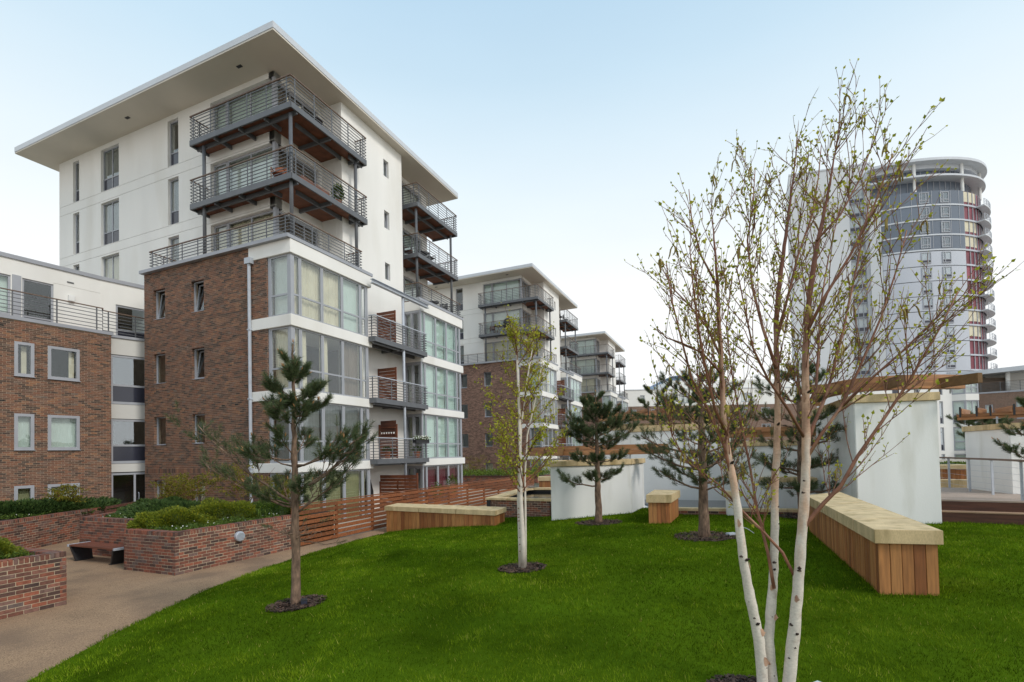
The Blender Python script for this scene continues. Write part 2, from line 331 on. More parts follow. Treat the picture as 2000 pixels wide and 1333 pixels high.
# ---------------------------------------------------------------- wall, brick, window and railing builders
def cells(x0, x1, z0, z1, holes):
    xs = sorted({x0, x1, *[min(max(h[0],x0),x1) for h in holes], *[min(max(h[1],x0),x1) for h in holes]})
    zs = sorted({z0, z1, *[min(max(h[2],z0),z1) for h in holes], *[min(max(h[3],z0),z1) for h in holes]})
    out_ = []
    for a, b in zip(xs, xs[1:]):
        run = None
        for c, d in zip(zs, zs[1:]):
            if b-a < 1e-5 or d-c < 1e-5: continue
            cx, cz = (a+b)/2, (c+d)/2
            if any(h[0] < cx < h[1] and h[2] < cz < h[3] for h in holes):
                if run: out_.append((a, b, *run)); run = None
            else: run = (run[0], d) if run else (c, d)
        if run: out_.append((a, b, *run))
    return out_
def wall_f(mb, x0, x1, z0, z1, y, th, holes=(), m=0):          # a wall whose outer face looks to -y
    for a, b, c, d in cells(x0, x1, z0, z1, holes): mb.box(a, b, y, y+th, c, d, m)
def wall_r(mb, y0, y1, z0, z1, x, th, holes=(), m=0):          # a wall whose outer face looks to +x
    for a, b, c, d in cells(y0, y1, z0, z1, holes): mb.box(x-th, x, a, b, c, d, m)
def bricks_f(mb, x0, x1, z0, z1, y, holes=(), rng=None, proud=.007, soldiers=(), reveals=(), depth=.15):
    n = int(round((z1-z0)/.075))
    for i in range(n):
        c, d = z0+i*.075, z0+i*.075+.065
        x = x0 - (.1125 if i % 2 else 0)
        if any(s <= c < s+.22 for s in soldiers): continue
        while x < x1:
            a, b = max(x, x0), min(x+.215, x1); x += .225
            if b-a < .03: continue
            segs = [(a, b)]
            for h in holes:
                if d > h[2]+.005 and c < h[3]-.005:
                    ns = []
                    for s, e in segs:
                        if e <= h[0] or s >= h[1]: ns.append((s, e))
                        else:
                            if h[0]-s > .03: ns.append((s, h[0]))
                            if e-h[1] > .03: ns.append((h[1], e))
                    segs = ns
            for s, e in segs:
                mb.rv = rng.random(); p = proud + rng.uniform(-.003, .003)
                mb.box(s, e, y-p, y, c, d, 0, skip=('k',))
    for h in reveals:                                             # bricks turning into the window reveals
        for i in range(n):
            c, d = z0+i*.075, z0+i*.075+.065
            if d < h[2]+.02 or c > h[3]-.02: continue
            c = max(c, h[2]); d = min(d, h[3]); dp = .10 if i % 2 else .21
            for xa, xb in ((h[0], h[0]+.007), (h[1]-.007, h[1])):
                mb.rv = rng.random(); mb.box(xa, xb, y-.003, y+min(dp, depth), c, d)
                if dp < depth: mb.rv = rng.random(); mb.box(xa, xb, y+dp+.01, y+depth, c, d)
        x = h[0]+.01
        while x < h[1]-.06: mb.rv = rng.random(); mb.box(x, x+.065, y-.004, y+depth, h[3]-.008, h[3]); x += .075
    for s in soldiers:
        x = x0
        while x < x1-.06:
            if not any(h[0]-.01 < x+.03 < h[1]+.01 and h[2] < s+.1 < h[3] for h in holes):
                mb.rv = rng.random(); mb.box(x, x+.065, y-proud-.004, y, s, s+.215, 0, skip=('k',))
            x += .075
def snap(h, z0): return (h[0], h[1], z0+.075*round((h[2]-z0+.01)/.075)-.01, z0+.075*round((h[3]-z0)/.075))   # openings follow the brick courses
WC = {}
def window(par, w, h, loc, rz=0.0, mull=(), trans=(), spandrel=False, curtain=None, tilt=False, fw=.055, glass='glass', dep=.07, drape=1.0, name='window', gap=.14, sill=.05):
    """a framed window; local x along the wall, outer face at y=0; panes (and an opaque lower panel) are its sub-parts"""
    key = (round(w,3), round(h,3), tuple(mull), tuple(trans), fw, dep, spandrel, sill)
    if key not in WC:
        f = MB(); f.box(0, w, 0, dep, 0, fw); f.box(0, w, 0, dep, h-fw, h); f.box(0, fw, 0, dep, fw, h-fw); f.box(w-fw, w, 0, dep, fw, h-fw)
        xs = [fw] + [v for q in mull for v in (q-fw*.45, q+fw*.45)] + [w-fw]
        zs = [fw] + [v for q in trans for v in (q-fw*.5, q+fw*.5)] + [h-fw]
        for q in mull: f.box(q-fw*.45, q+fw*.45, .004, dep-.004, fw, h-fw)
        for q in trans:
            for i in range(0, len(xs), 2): f.box(xs[i], xs[i+1], .008, dep-.008, q-fw*.5, q+fw*.5)
        f.box(-.02 if sill <= .05 else .009, w+.02 if sill <= .05 else w-.009, -sill, .0, -.025 if sill <= .05 else .001, 0 if sill <= .05 else .014)                     # sill
        panes = []
        for i in range(0, len(xs), 2):
            for j in range(0, len(zs), 2):
                p = MB().box(0, xs[i+1]-xs[i], 0, .008, 0, zs[j+1]-zs[j]); panes.append((p.mesh('pane', [M['glass']]), xs[i], zs[j], xs[i+1]-xs[i], zs[j+1]-zs[j], j))
        WC[key] = (f.mesh(name, [M['frame']]), panes)
    fm, panes = WC[key]
    o = link(name, fm, par, loc, (0, 0, rz))
    for me, x, z, pw, ph, j in panes:
        if spandrel and j == 0:
            k2 = ('sp', round(pw,3), round(ph,3))
            if k2 not in WC: WC[k2] = MB().box(0, pw, 0, .012, 0, ph).mesh('lower_panel', [M['spandrel']])
            link('lower_panel', WC[k2], o, (x, dep*.4, z)); continue
        if glass != 'glass':
            k2 = (glass, round(pw,3), round(ph,3))
            if k2 not in WC: WC[k2] = MB().box(0, pw, 0, .008, 0, ph).mesh('pane', [M[glass]])
            me = WC[k2]
        if tilt and j == len(panes)-1 or tilt and len(panes) == 1:   # an inward-tilting light
            k2 = ('sash', round(pw,3), round(ph,3))
            if k2 not in WC:
                s = MB(); b = .05
                s.box(0, pw, 0, .05, 0, b); s.box(0, pw, 0, .05, ph-b, ph); s.box(0, b, 0, .05, b, ph-b); s.box(pw-b, pw, 0, .05, b, ph-b); s.box(b, pw-b, .02, .03, b, ph-b, 1)
                WC[k2] = s.mesh('tilting_sash', [M['frame'], M['glass']])
            link('tilting_sash', WC[k2], o, (x, dep*.5, z), (-math.radians(8), 0, 0))
        else: link('pane', me, o, (x, dep*.4, z))
    if curtain:
        k2 = ('cur', curtain, round(w,2), round(h,2), round(drape,2))
        if k2 not in WC:
            s = MB(); ww = w-.04; n = max(6, int(ww*drape/.05)); amp = .004 if 'blind' in curtain or curtain in ('pale','olive','wine','blind') else .028
            for k in range(n+1):
                x = .02 + ww*drape*k/n; y = amp*math.sin(k*1.9)+amp*.6*math.sin(k*.7+1)
                s.v += [(x, y, .03), (x*(1 if drape == 1 else .93), y, h-.02)]
            for k in range(n): s.face([2*k, 2*k+2, 2*k+3, 2*k+1])
            WC[k2] = s.mesh('blind' if amp < .01 else 'curtain', [M[curtain]])
        link('blind' if WC[k2].name.startswith('blind') else 'curtain', WC[k2], o, (0, dep+gap, 0))
    return o
def railing(par, pts, z0, z1, nr=7, step=1.15, top='handrail', bal_drop=0.0, name=None):
    """handrail, horizontal rails and flat balusters along a path; pieces are children of par"""
    P = [(x, y) for x, y in pts]
    MB().path([(x, y, z1) for x, y in P], .055, .04).build('handrail', [M[top]], par)
    for k in range(nr):
        z = z0 + (z1-z0)*(k+.65)/(nr+.4)
        MB().path([(x, y, z) for x, y in P], .026, .026).build('rail', [M['steel']], par)
    bm_ = {}
    for (xa, ya), (xb, yb) in zip(P, P[1:]):
        L = math.hypot(xb-xa, yb-ya); n = max(1, int(round(L/step))); ang = math.atan2(yb-ya, xb-xa)
        ts = [(i+.5)/n for i in range(n)] if L < 1.4 else [(.22 + (L-.44)*i/n)/L for i in range(n+1)]
        for t in ts:
            if 'b' not in bm_: bm_['b'] = MB().box(-.025, .025, -.008, .008, z0-bal_drop, z1-.02).mesh('baluster', [M['steel']])
            link('baluster', bm_['b'], par, (xa+(xb-xa)*t, ya+(yb-ya)*t, 0), (0, 0, ang+PI/2*0))
def balcony(par, rects, edge, zf, h, nr=7, top='handrail', joists=True, lip=.0):
    """steel framed balcony: channel edge and joists in one mesh, timber deck, railing pieces"""
    b = MB()
    b.path([(x, y, zf-.10) for x, y in edge], .07, .24)
    for (x0, x1, y0, y1) in rects:
        if x1-x0 > y1-y0:
            b.box(x0+.02, x1-.02, y0+(y1-y0)*.35, y0+(y1-y0)*.35+.07, zf-.30, zf-.12)
            n = max(2, int((x1-x0)/1.5))
            for i in range(1, n): x = x0+(x1-x0)*i/n; b.box(x-.04, x+.04, y0+.05, y1+.02, zf-.28, zf-.115)
        else:
            b.box(x1-(x1-x0)*.35-.07, x1-(x1-x0)*.35, y0+.02, y1-.02, zf-.30, zf-.12)
            n = max(2, int((y1-y0)/1.5))
            for i in range(1, n): y = y0+(y1-y0)*i/n; b.box(x0-.02, x1-.05, y-.04, y+.04, zf-.28, zf-.115)
    o = b.build('balcony', [M['steel']], par)
    for (x0, x1, y0, y1) in rects:
        MB().box(x0, x1, y0, y1, zf-.11, zf+.0).build('deck', [M['decking']], o)
    railing(o, edge, zf+.02, zf+h, nr, top=top)
    return o
FL = [-.35, 2.52, 5.40, 8.33]
BAND = [(2.14, 2.52), (5.01, 5.40), (7.88, 8.33), (10.74, 11.29)]
def terrace_block(loc, label, cat, group, seed, drapes):
    R = random.Random(seed)
    T = empty('apartment_building', loc, -YAW, label, cat, group)
    # --- brick front
    holes = [(-8.43,-7.60,3.40,4.72), (-8.43,-7.60,6.17,7.57), (-8.43,-7.60,9.10,10.45), (-8.43,-7.60,.55,1.88),
             (-5.84,-5.03,3.40,4.72), (-5.84,-5.03,6.17,7.57), (-5.84,-5.03,9.10,10.45), (-5.84,-5.03,.55,1.88)]
    holes = [snap(h, -.4) for h in holes]
    vents = [(x, x+.22, z, z+.065) for z, xs in ((10.55, (-4.1,-2.9)), (7.78, (-4.2,-3.3)), (4.95, (-4.0,-3.2)), (7.63,(-7.9,))) for x in xs]
    vents = [(a, b, -.4+.075*round((c+.4)/.075), -.4+.075*round((c+.4)/.075)+.065) for a, b, c, d in vents]
    mb = MB(); wall_f(mb, -9.08, -1.31, -.4, 11.29, .042, .30, holes)
    mb.box(-9.08, -8.78, .345, 1.34, -.4, 11.0)
    bw = mb.build('brick_wall', [M['mortar']], T)
    bb = MB(); bricks_f(bb, -9.08, -1.31, -.4, 11.285, .042, holes + vents, R, soldiers=(2.15,), reveals=holes, depth=.115)
    for i in range(155):
        z = -.4+i*.075; bb.rv = R.random(); bb.box(-1.31, -1.303, .038, .14 if i % 2 else .24, z, z+.065)
    bb.build('bricks', [M['brick'] if seed == 1 else M['brick_pink']], bw, kind='stuff')
    for v in vents: MB().box(v[0], v[1], .037, .0415, v[2], v[3]).build('air_brick', [M['black']], bw)
    MB().path([(-9.14, .02, 11.36), (.03, .02, 11.36)], .36, .14).build('coping', [M['coping']], T)
    MB().path([(.0-.15, .203, 11.36), (-.15, 4.93, 11.36)], .36, .138).build('coping', [M['coping']], T)
    MB().path([(-.15, 8.88, 11.36), (-.15, 13.86, 11.36)], .36, .138).build('coping', [M['coping']], T)
    k = 0
    for (a, b, c, d) in holes:
        k += 1
        window(T, b-a, d-c, (a, .16, c), sill=.135, tilt=(k in (3, 6, 7)), curtain=('cream','pale',None,None)[k % 4] if k not in (1,5,3) else None)
    dp = MB(); dp.tube([(-2.18, -.06, .3), (-2.18, -.06, 10.62)], .065, 10)
    for z in (2.3, 5.1, 7.9): dp.box(-2.26, -2.10, -.13, .04, z, z+.05)
    dp.box(-2.34, -2.02, -.16, .03, 10.6, 10.84); dp.build('downpipe', [M['graymetal']], T, smooth=False)
    # --- the two glazed bays
    for bi, y0 in enumerate((0.0, 8.94)):
        y1 = y0+4.84
        for fi, (c, d) in enumerate(BAND):
            mb = MB(); mb.box(-2.3 if bi == 0 else -2.2, 0, y0, y1, c, d)
            mb.build('render_band', [M['render']], T, bevel=.012)
        for fi in range(4):
            zb = FL[fi]; zt = BAND[fi][0]; h = zt-zb; tr = (h*.345,)
            cur = drapes[bi][fi]; gl = 'greenglass' if cur == 'pale' else 'glass'
            # corner posts, end post
            posts = [(-.20, -.085, y0+.085, y0+.20), (-.20, -.085, y1-.28, y1-.18)] + ([(-1.30, -1.20, y0+.085, y0+.19)] if bi == 0 else [])
            for q in posts: MB().box(*q, zb, zt).build('corner_post', [M['frame']], T)
            if bi == 0: window(T, 1.0, h, (-1.20, y0+.09, zb), trans=tr, curtain=cur[0] if isinstance(cur, tuple) else cur, glass=gl, fw=.07, name='bay_window')
            ys = [.20, .57, 1.75, 2.95, 4.15, 4.56]
            for wi, (a, b) in enumerate(zip(ys, ys[1:])):
                cu = cur[(wi+1) % len(cur)] if isinstance(cur, tuple) else cur
                dr = .45 if cu == 'half' else 1.0
                window(T, b-a-.01, h, (-.09, y0+a, zb), PI/2, trans=tr, curtain=('cream' if cu == 'half' else cu), drape=dr, glass=gl, fw=.07, name='bay_window')
    # floors and rooms behind the glass
    mb = MB()
    for z in (2.22, 5.10, 8.0, 11.0): mb.box(-8.75, -2.32, .36, 4.1, z, z+.25); mb.box(-8.75, -2.32, 4.1, 13.3, z, z+.25)
    mb.build('floor_slab', [M['inner']], T)
    mb = MB(); mb.box(-3.6, -3.5, .36, 13.2, -.35, 10.99); mb.box(-3.5, -1.05, 4.55, 4.65, -.35, 10.7); mb.box(-3.5, -.3, 13.5, 13.6, -.35, 10.7)
    mb.build('room_wall', [M['inner']], T)
    # --- white upper storeys: front wall with its deep-set windows
    jt = [17.07, 16.58, 14.17, 13.70]
    col = [(-17.50,-16.92), (-14.92,-13.35), (-9.42,-8.62)]
    st = [(11.32, 13.60), (14.20, 16.48), (17.10, 19.36)]
    hs = [(a, b, c, d) for a, b in col for c, d in st] + [(-6.36,-2.28, c, d) for c, d in st]
    mb = MB(); wall_f(mb, -18.85, -2.28, 0.0, 19.6, 1.35, .06, hs + [(-18.85,-2.28,z-.009,z+.009) for z in jt] + [(-9.0,-2.28,0,11.0)])
    wall_f(mb, -18.85, -2.28, 0.0, 19.6, 1.414, .30, hs + [(-9.0,-2.28,0,11.0)])
    mb.box(-18.85, -18.55, 1.72, 13.4, 0, 19.6); mb.box(-18.55, -2.3, 13.1, 13.4, 0, 19.6)
    mb.build('white_front_wall', [M['render']], T)
    for si, (c, d) in enumerate(st):
        h = d-c
        window(T, .58, h, (-17.50, 1.47, c), trans=(h*.31,), spandrel=True)
        window(T, 1.57, h, (-14.92, 1.47, c), mull=(.785,), trans=(h*.31,), spandrel=True, curtain='blindgrey' if si else 'cream')
        window(T, .80, h, (-9.42, 1.47, c), trans=(h*.31,), spandrel=True, tilt=(si == 2), curtain='blindgrey' if si < 2 else None)
        # glazed corner: front, then side
        cu = ('cream', 'blind', 'pale')[si]
        window(T, .90, h, (-6.36, 1.52, c), curtain=cu, name='glazed_door', fw=.08)
        window(T, 3.02, h, (-5.44, 1.52, c), mull=(1.51,), curtain=cu, name='window', fw=.08)
        MB().box(-2.42, -2.28, 1.36, 1.55, c, d).build('corner_post', [M['frame']], T)
        window(T, 2.35, h, (-2.42, 1.57, c), PI/2, mull=(.8, 1.55), name='glazed_door', fw=.08, curtain='inner')
        window(T, 3.6, h, (-2.42, 9.2, c), PI/2, mull=(.9, 1.8, 2.7), name='glazed_door', fw=.08, curtain=('blind','pale','blind')[si])
        MB().box(-12, -2.45, 4.7, 4.8, c, d).build('room_wall', [M['inner']], T)
    mb = MB(); side = [(1.34, 3.95, c, d) for c, d in st] + [(9.2, 12.8, c, d) for c, d in st]
    wall_r(mb, 1.35, 4.1, 11.0, 19.6, -2.28, .3, side); wall_r(mb, 8.9, 13.1, 11.0, 19.6, -2.28, .3, side)
    for z in (13.9, 16.8): mb.box(-18.5, -2.6, 1.72, 13.05, z, z+.26)
    mb.build('white_side_wall', [M['render']], T)
    # --- stair core
    sw = [(7.28, 7.72, 17.66, 18.56), (7.28, 7.72, 14.86, 15.80), (7.28, 7.72, 12.1, 13.0)]
    mb = MB(); wall_r(mb, 4.1, 8.9, -.4, 19.6, -1.03, .35, sw)
    mb.box(-2.6, -1.385, 4.1, 4.4, 10.9, 19.6); mb.box(-2.6, -1.385, 8.6, 8.9, 10.9, 19.6); mb.box(-3.4, -1.06, 4.86, 5.0, -.4, 10.73)
    mb.build('stair_core_wall', [M['render']], T)
    for i, (a, b, c, d) in enumerate(sw): window(T, b-a, d-c, (-1.15, a, c), PI/2, tilt=(i == 1), curtain=None)
    MB().box(-1.9, -1.85, 6.6, 8.3, 12, 18.6).build('room_wall', [M['inner']], T)
    # --- roof
    mb = MB(); mb.box(-19.78, -.55, -.21, 14.5, 19.6, 19.66); rf = mb.build('roof', [M['soffit']], T)
    mb = MB(); mb.box(-19.80, -.53, -.23, 14.52, 19.664, 19.96); mb.build('fascia', [M['fascia']], rf, bevel=.02)
    for x, y in ((-3.4, .5), (-11.2, .5)): MB().box(x-.13, x+.13, y, y+.12, 19.575, 19.6).build('soffit_light', [M['dark']], rf)
    # --- balconies
    for zf in (17.07, 14.17):
        balcony(T, [(-6.45, -.36, .45, 1.33), (-2.26, -.36, 1.33, 4.08), (-1.01, -.36, 4.08, 5.05)], [(-6.45, 1.35), (-6.45, .45), (-.36, .45), (-.36, 5.05), (-1.03, 5.05)], zf, 1.12)
        balcony(T, [(-2.26, -.40, 9.45, 14.0)], [(-2.26, 9.45), (-.40, 9.45), (-.40, 14.0), (-2.26, 14.0)], zf, 1.12)
    t1 = MB().box(-9.05, -.04, .21, 1.34, 11.30, 11.33).build('terrace_floor', [M['decking']], T)
    railing(t1, [(-8.72, 1.33), (-8.72, .06), (-.08, .06), (-.08, 4.28), (-1.0, 4.28)], 11.44, 12.30, 6)
    t2 = MB().box(-2.2, -.34, 8.95, 13.6, 11.30, 11.33).build('terrace_floor', [M['decking']], T)
    railing(t2, [(-1.0, 9.05), (-.1, 9.05), (-.1, 13.75), (-2.2, 13.75)], 11.44, 12.30, 6)
    for (x, y) in ((-.60, .66), (-5.82, .66), (-.60, 4.55), (-.62, 9.66), (-.62, 13.55)):
        MB().tube([(x, y, 11.33), (x, y, 16.8)], .075, 12).build('column', [M['steel']], T, smooth=True)
    # --- recess between the bays: balconies, timber screens, column and beam
    for fi, zf in enumerate((2.56, 5.44, 8.33)):
        balcony(T, [(-1.0, -.02, 4.86, 8.92), (-.02, .35, 4.62, 9.0)], [(.0, 4.60), (.35, 4.60), (.35, 9.02), (.04, 9.02)], zf, 1.02, top='graymetal')
    for fi, zf in enumerate((-.30, 2.60, 5.48, 8.37)):
        sc = MB().box(-1.02, -.96, 6.52, 6.58, zf, zf+1.72).box(.06, .12, 6.52, 6.58, zf, zf+1.72).build('privacy_screen', [M['screen']], T)
        sl_ = MB().box(-.96, .06 if fi else 1.22, 6.52, 6.54, 0, .155).mesh('slat', [M['screen']])
        if not fi: MB().box(1.22, 1.30, 6.50, 6.58, zf, zf+2.14).build('post', [M['screen']], sc)
        for k_ in range(10 if fi else 12): link('slat', sl_, sc, (0, -.012*(k_ % 2), zf+.02+k_*.17), (0, 0, 0))
        hz = (zf+.02, BAND[fi][0])
        gw = MB(); wall_f(gw, -1.03, 0, hz[0]-.05, BAND[fi][0], 8.96, .12, [(-1.02, -.62, hz[0], hz[1]-.12), (-.55, -.06, hz[0], hz[1]-.12)])
        gw.build('bay_side_wall', [M['frame']], T)
        window(T, .40, hz[1]-hz[0]-.12, (-1.02, 9.0, hz[0]), name='glazed_door', curtain='olive' if fi == 1 else 'blind')
        window(T, .49, hz[1]-hz[0]-.12, (-.55, 9.0, hz[0]), name='window', curtain=None)
        if fi: 
            l_ = MB().box(-1.03, -.93, 5.05, 5.22, zf+1.85, zf+2.15); l_.build('wall_lamp', [M['white']], T)
    MB().tube([(.26, 7.0, -.3), (.26, 7.0, 10.86)], .07, 12).build('column', [M['graymetal']], T, smooth=True)
    MB().box(.20, .40, 4.5, 9.28, 11.02, 11.04).box(.29, .31, 4.5, 9.28, 10.86, 11.02).box(.20, .40, 4.5, 9.28, 10.84, 10.86).build('canopy_beam', [M['graymetal']], T)
    return T
# ---------------------------------------------------------------- ground, path, lawn, pools
EDGE = [(-30,-5.2), (0,-5.3), (4,-5.6), (6.3,-6.07), (8,-6.32), (9,-6.38), (10.5,-6.42), (12.3,-6.22), (14.3,-5.78), (16.5,-5.05), (17.8,-4.48), (19,-3.9), (24,-1.5)]
BACK = [(-7,18.2), (-4.6,18.5), (-1,18.6), (1.2,17.45), (1.7,17.1), (4.9,18.5), (5.1,15.95), (6.6,15.4), (9.3,14.6), (10.6,13.8), (10.9,12.9), (12.2,12.05), (20,7.2)]
def lerp(tab, x):
    for (a, p), (b, q) in zip(tab, tab[1:]):
        if x <= b: return p + (q-p)*max(0, x-a)/(b-a)
    return tab[-1][1]
def lawn_z(x, y):
    d = x - lerp(EDGE, y)
    return 0.0 if d <= 0 else .78*(1-math.exp(-d/5.7)) + .012
MB().box(-400, 900, -300, 1200, -3.0, -.42).build('ground', [M['paving']], kind='structure')
MB().prism([(-60,-40), (60,-40), (60,12), (46,45), (35,110), (-60,110)], -.42, -.012).build('courtyard_paving', [M['paving']], kind='structure')
gp = [L2W(3.46,-20), L2W(3.46,-3.3), L2W(3.40,30), L2W(8.5,30), L2W(8.5,3), L2W(12,-2), L2W(16,-20)]
gq = [L2W(-9,-20), L2W(-9,-1.2), L2W(3.455,-1.2), L2W(3.455,-20)]
mb = MB(); mb.prism([(p.x,p.y) for p in gp], -.012, 0.0); mb.prism([(p.x,p.y) for p in gq], -.012, 0.0)
mb.build('path', [M['path']], kind='structure')
def lawn():
    mb = MB(); nx, ny = 90, 90; idx = {}
    for j in range(ny+1):
        y = -6 + 24.6*j/ny; x0 = lerp(EDGE, y)
        for i in range(nx+1):
            t = i/nx; x = x0 + (24-x0)*(t**1.4)
            if j == ny or True:
                yb = lerp(BACK, x); yy = min(y, yb)
            idx[i,j] = len(mb.v); mb.v.append((x, yy, lawn_z(max(x, x0), yy)+(.004 if i else -.03)))
    for j in range(ny):
        for i in range(nx): mb.face([idx[i,j], idx[i+1,j], idx[i+1,j+1], idx[i,j+1]])
    o = mb.build('lawn', [M['lawn']], smooth=True, kind='structure')
lawn()
MB().prism([(-1.0,19.0),(1.4,17.6),(5.0,18.6),(5.0,16.1),(9.2,14.8),(12.5,14.2),(13,32),(2,32)], -.01, .60).build('pool_floor', [M['white']], kind='structure')
MB().prism([(-.75,19.3),(1.4,18.0),(4.6,19.2),(4.6,30),(1.0,30)], .60, .92).build('water', [M['water']], kind='structure')
MB().prism([(5.1,16.35),(9.0,15.05),(11,16),(13,31),(5.1,31)], .60, .70).build('water', [M['water']], kind='structure')
def vnoise(x, y, s, seed):
    g = np.random.RandomState(seed).rand(96, 96); u = x/s; v = y/s; i = np.floor(u).astype(int); j = np.floor(v).astype(int); f = u-i; h = v-j
    f = f*f*(3-2*f); h = h*h*(3-2*h); q = lambda a, b: g[a % 96, b % 96]
    return (q(i,j)*(1-f)+q(i+1,j)*f)*(1-h)+(q(i,j+1)*(1-f)+q(i+1,j+1)*f)*h
def grass():
    rs = np.random.RandomState(5); parts = []
    for (n, ymin, ymax, xm, xM, h, wd) in ((150000, 2.6, 6.5, -6.6, 8.5, .040, .0075), (150000, 6.5, 12.0, -6.6, 13.5, .042, .011), (95000, 12.0, 18.5, -6.4, 13, .042, .016)):
        y = rs.uniform(ymin, ymax, n); x = rs.uniform(xm, xM, n)
        ex = np.interp(y, [e[0] for e in EDGE], [e[1] for e in EDGE]); bk = np.interp(x, [b[0] for b in BACK], [b[1] for b in BACK])
        wob = .16*(vnoise(x, y, .22, 3)-.6)
        k = (x > ex+wob) & (y < bk-.02); x = x[k]; y = y[k]; ex = ex[k]
        for (cx_, cy_, r) in MULCH:
            q = np.hypot(x-cx_, y-cy_) > r*(.62+.55*vnoise(x, y, .12, 9)); x = x[q]; y = y[q]; ex = ex[q]
        z = .78*(1-np.exp(-np.maximum(x-ex,0)/5.7)) + .012
        n1 = vnoise(x, y, .16, 1); n2 = vnoise(x, y, .55, 2); n3 = vnoise(x, y, 2.2, 4); n4 = vnoise(x, y, .07, 7)
        m_ = len(x); a = rs.uniform(0, 2*PI, m_); hh = h*rs.uniform(.5, 1.3, m_)*(.55+.55*n1+.35*n2); ln = hh*rs.uniform(.1, 1.0, m_)
        b = 2*PI*vnoise(x, y, .35, 6)*2+rs.normal(0, .9, m_)          # tufts lie their own way
        V = np.zeros((m_, 3, 3)); c, s = np.cos(a)*wd/2, np.sin(a)*wd/2
        V[:,0] = np.stack([x-c, y-s, z-.004], 1); V[:,1] = np.stack([x+c, y+s, z-.004], 1)
        V[:,2] = np.stack([x+np.cos(b)*ln, y+np.sin(b)*ln, z+hh], 1)
        rnd = np.clip(.40+.34*(n1-.5)+.42*(n2-.5)+.50*(n3-.5)+.25*(n4-.5)+rs.normal(0, .15, m_), 0, .95); rnd[rs.rand(m_) < .010] = 1.0
        parts.append((V, rnd))
    # a few coarse tufts of longer, paler grass
    for t in range(46):
        cx_, cy_ = rs.uniform(-4.5, 8), rs.uniform(3.2, 12); n = rs.randint(30, 90); r = rs.uniform(.05, .16)
        x = cx_+rs.normal(0, r, n); y = cy_+rs.normal(0, r, n); ex = np.interp(y, [e[0] for e in EDGE], [e[1] for e in EDGE]); k = (x > ex+.1); x = x[k]; y = y[k]; n = len(x)
        if n < 4: continue
        z = .78*(1-np.exp(-(x-ex[k])/5.7))+.012; a = rs.uniform(0, 2*PI, n); hh = rs.uniform(.045, .085, n); ln = hh*rs.uniform(.2, 1.0, n); V = np.zeros((n, 3, 3)); wd = .009; b = rs.uniform(0, 2*PI, n)
        V[:,0] = np.stack([x-np.cos(a)*wd/2, y-np.sin(a)*wd/2, z], 1); V[:,1] = np.stack([x+np.cos(a)*wd/2, y+np.sin(a)*wd/2, z], 1); V[:,2] = np.stack([x+np.cos(b)*ln, y+np.sin(b)*ln, z+hh], 1)
        parts.append((V, np.clip(rs.normal(.72, .12, n), 0, .97)))
    # longer blades along benches, walls and the deck, added to deepen contact shading
    for (xa, ya, xb, yb) in ((-4.55,17.98,-.56,15.78),(-.55,15.77,-.2,16.8),(4.83,6.83,5.62,6.62),(4.83,6.83,6.88,12.0),(5.66,6.66,8.2,12.7),(3.70,14.18,4.36,13.98),(4.40,14.0,5.15,15.6),(1.2,16.05,3.94,16.9),(8.6,12.68,10.47,12.36),(10.8,12.5,14,10.4)):
        Ls = math.hypot(xb-xa, yb-ya); n = int(Ls*110); t = rs.rand(n); nx_, ny_ = (yb-ya)/Ls, -(xb-xa)/Ls; off = np.abs(rs.normal(0, .035, n))
        x = xa+(xb-xa)*t+nx_*off; y = ya+(yb-ya)*t+ny_*off; z = .78*(1-np.exp(-np.maximum(x-np.interp(y, [e[0] for e in EDGE], [e[1] for e in EDGE]), 0)/5.7))+.012
        a = rs.uniform(0, 2*PI, n); hh = rs.uniform(.04, .10, n); ln = hh*rs.uniform(.1, .6, n); V = np.zeros((n, 3, 3)); b = rs.uniform(0, 2*PI, n); wd = .010
        V[:,0] = np.stack([x-np.cos(a)*wd/2, y-np.sin(a)*wd/2, z], 1); V[:,1] = np.stack([x+np.cos(a)*wd/2, y+np.sin(a)*wd/2, z], 1); V[:,2] = np.stack([x+np.cos(b)*ln, y+np.sin(b)*ln, z+hh], 1)
        parts.append((V, np.clip(rs.normal(.45, .2, n), 0, 1)))
    V = np.concatenate([p[0] for p in parts]); r = np.concatenate([p[1] for p in parts])
    o = np_mesh('grass', V, 3, M['grass'], r, kind='stuff')
    tag(o, 'short mown green grass covering the sloping lawn', 'grass')
MULCH = []
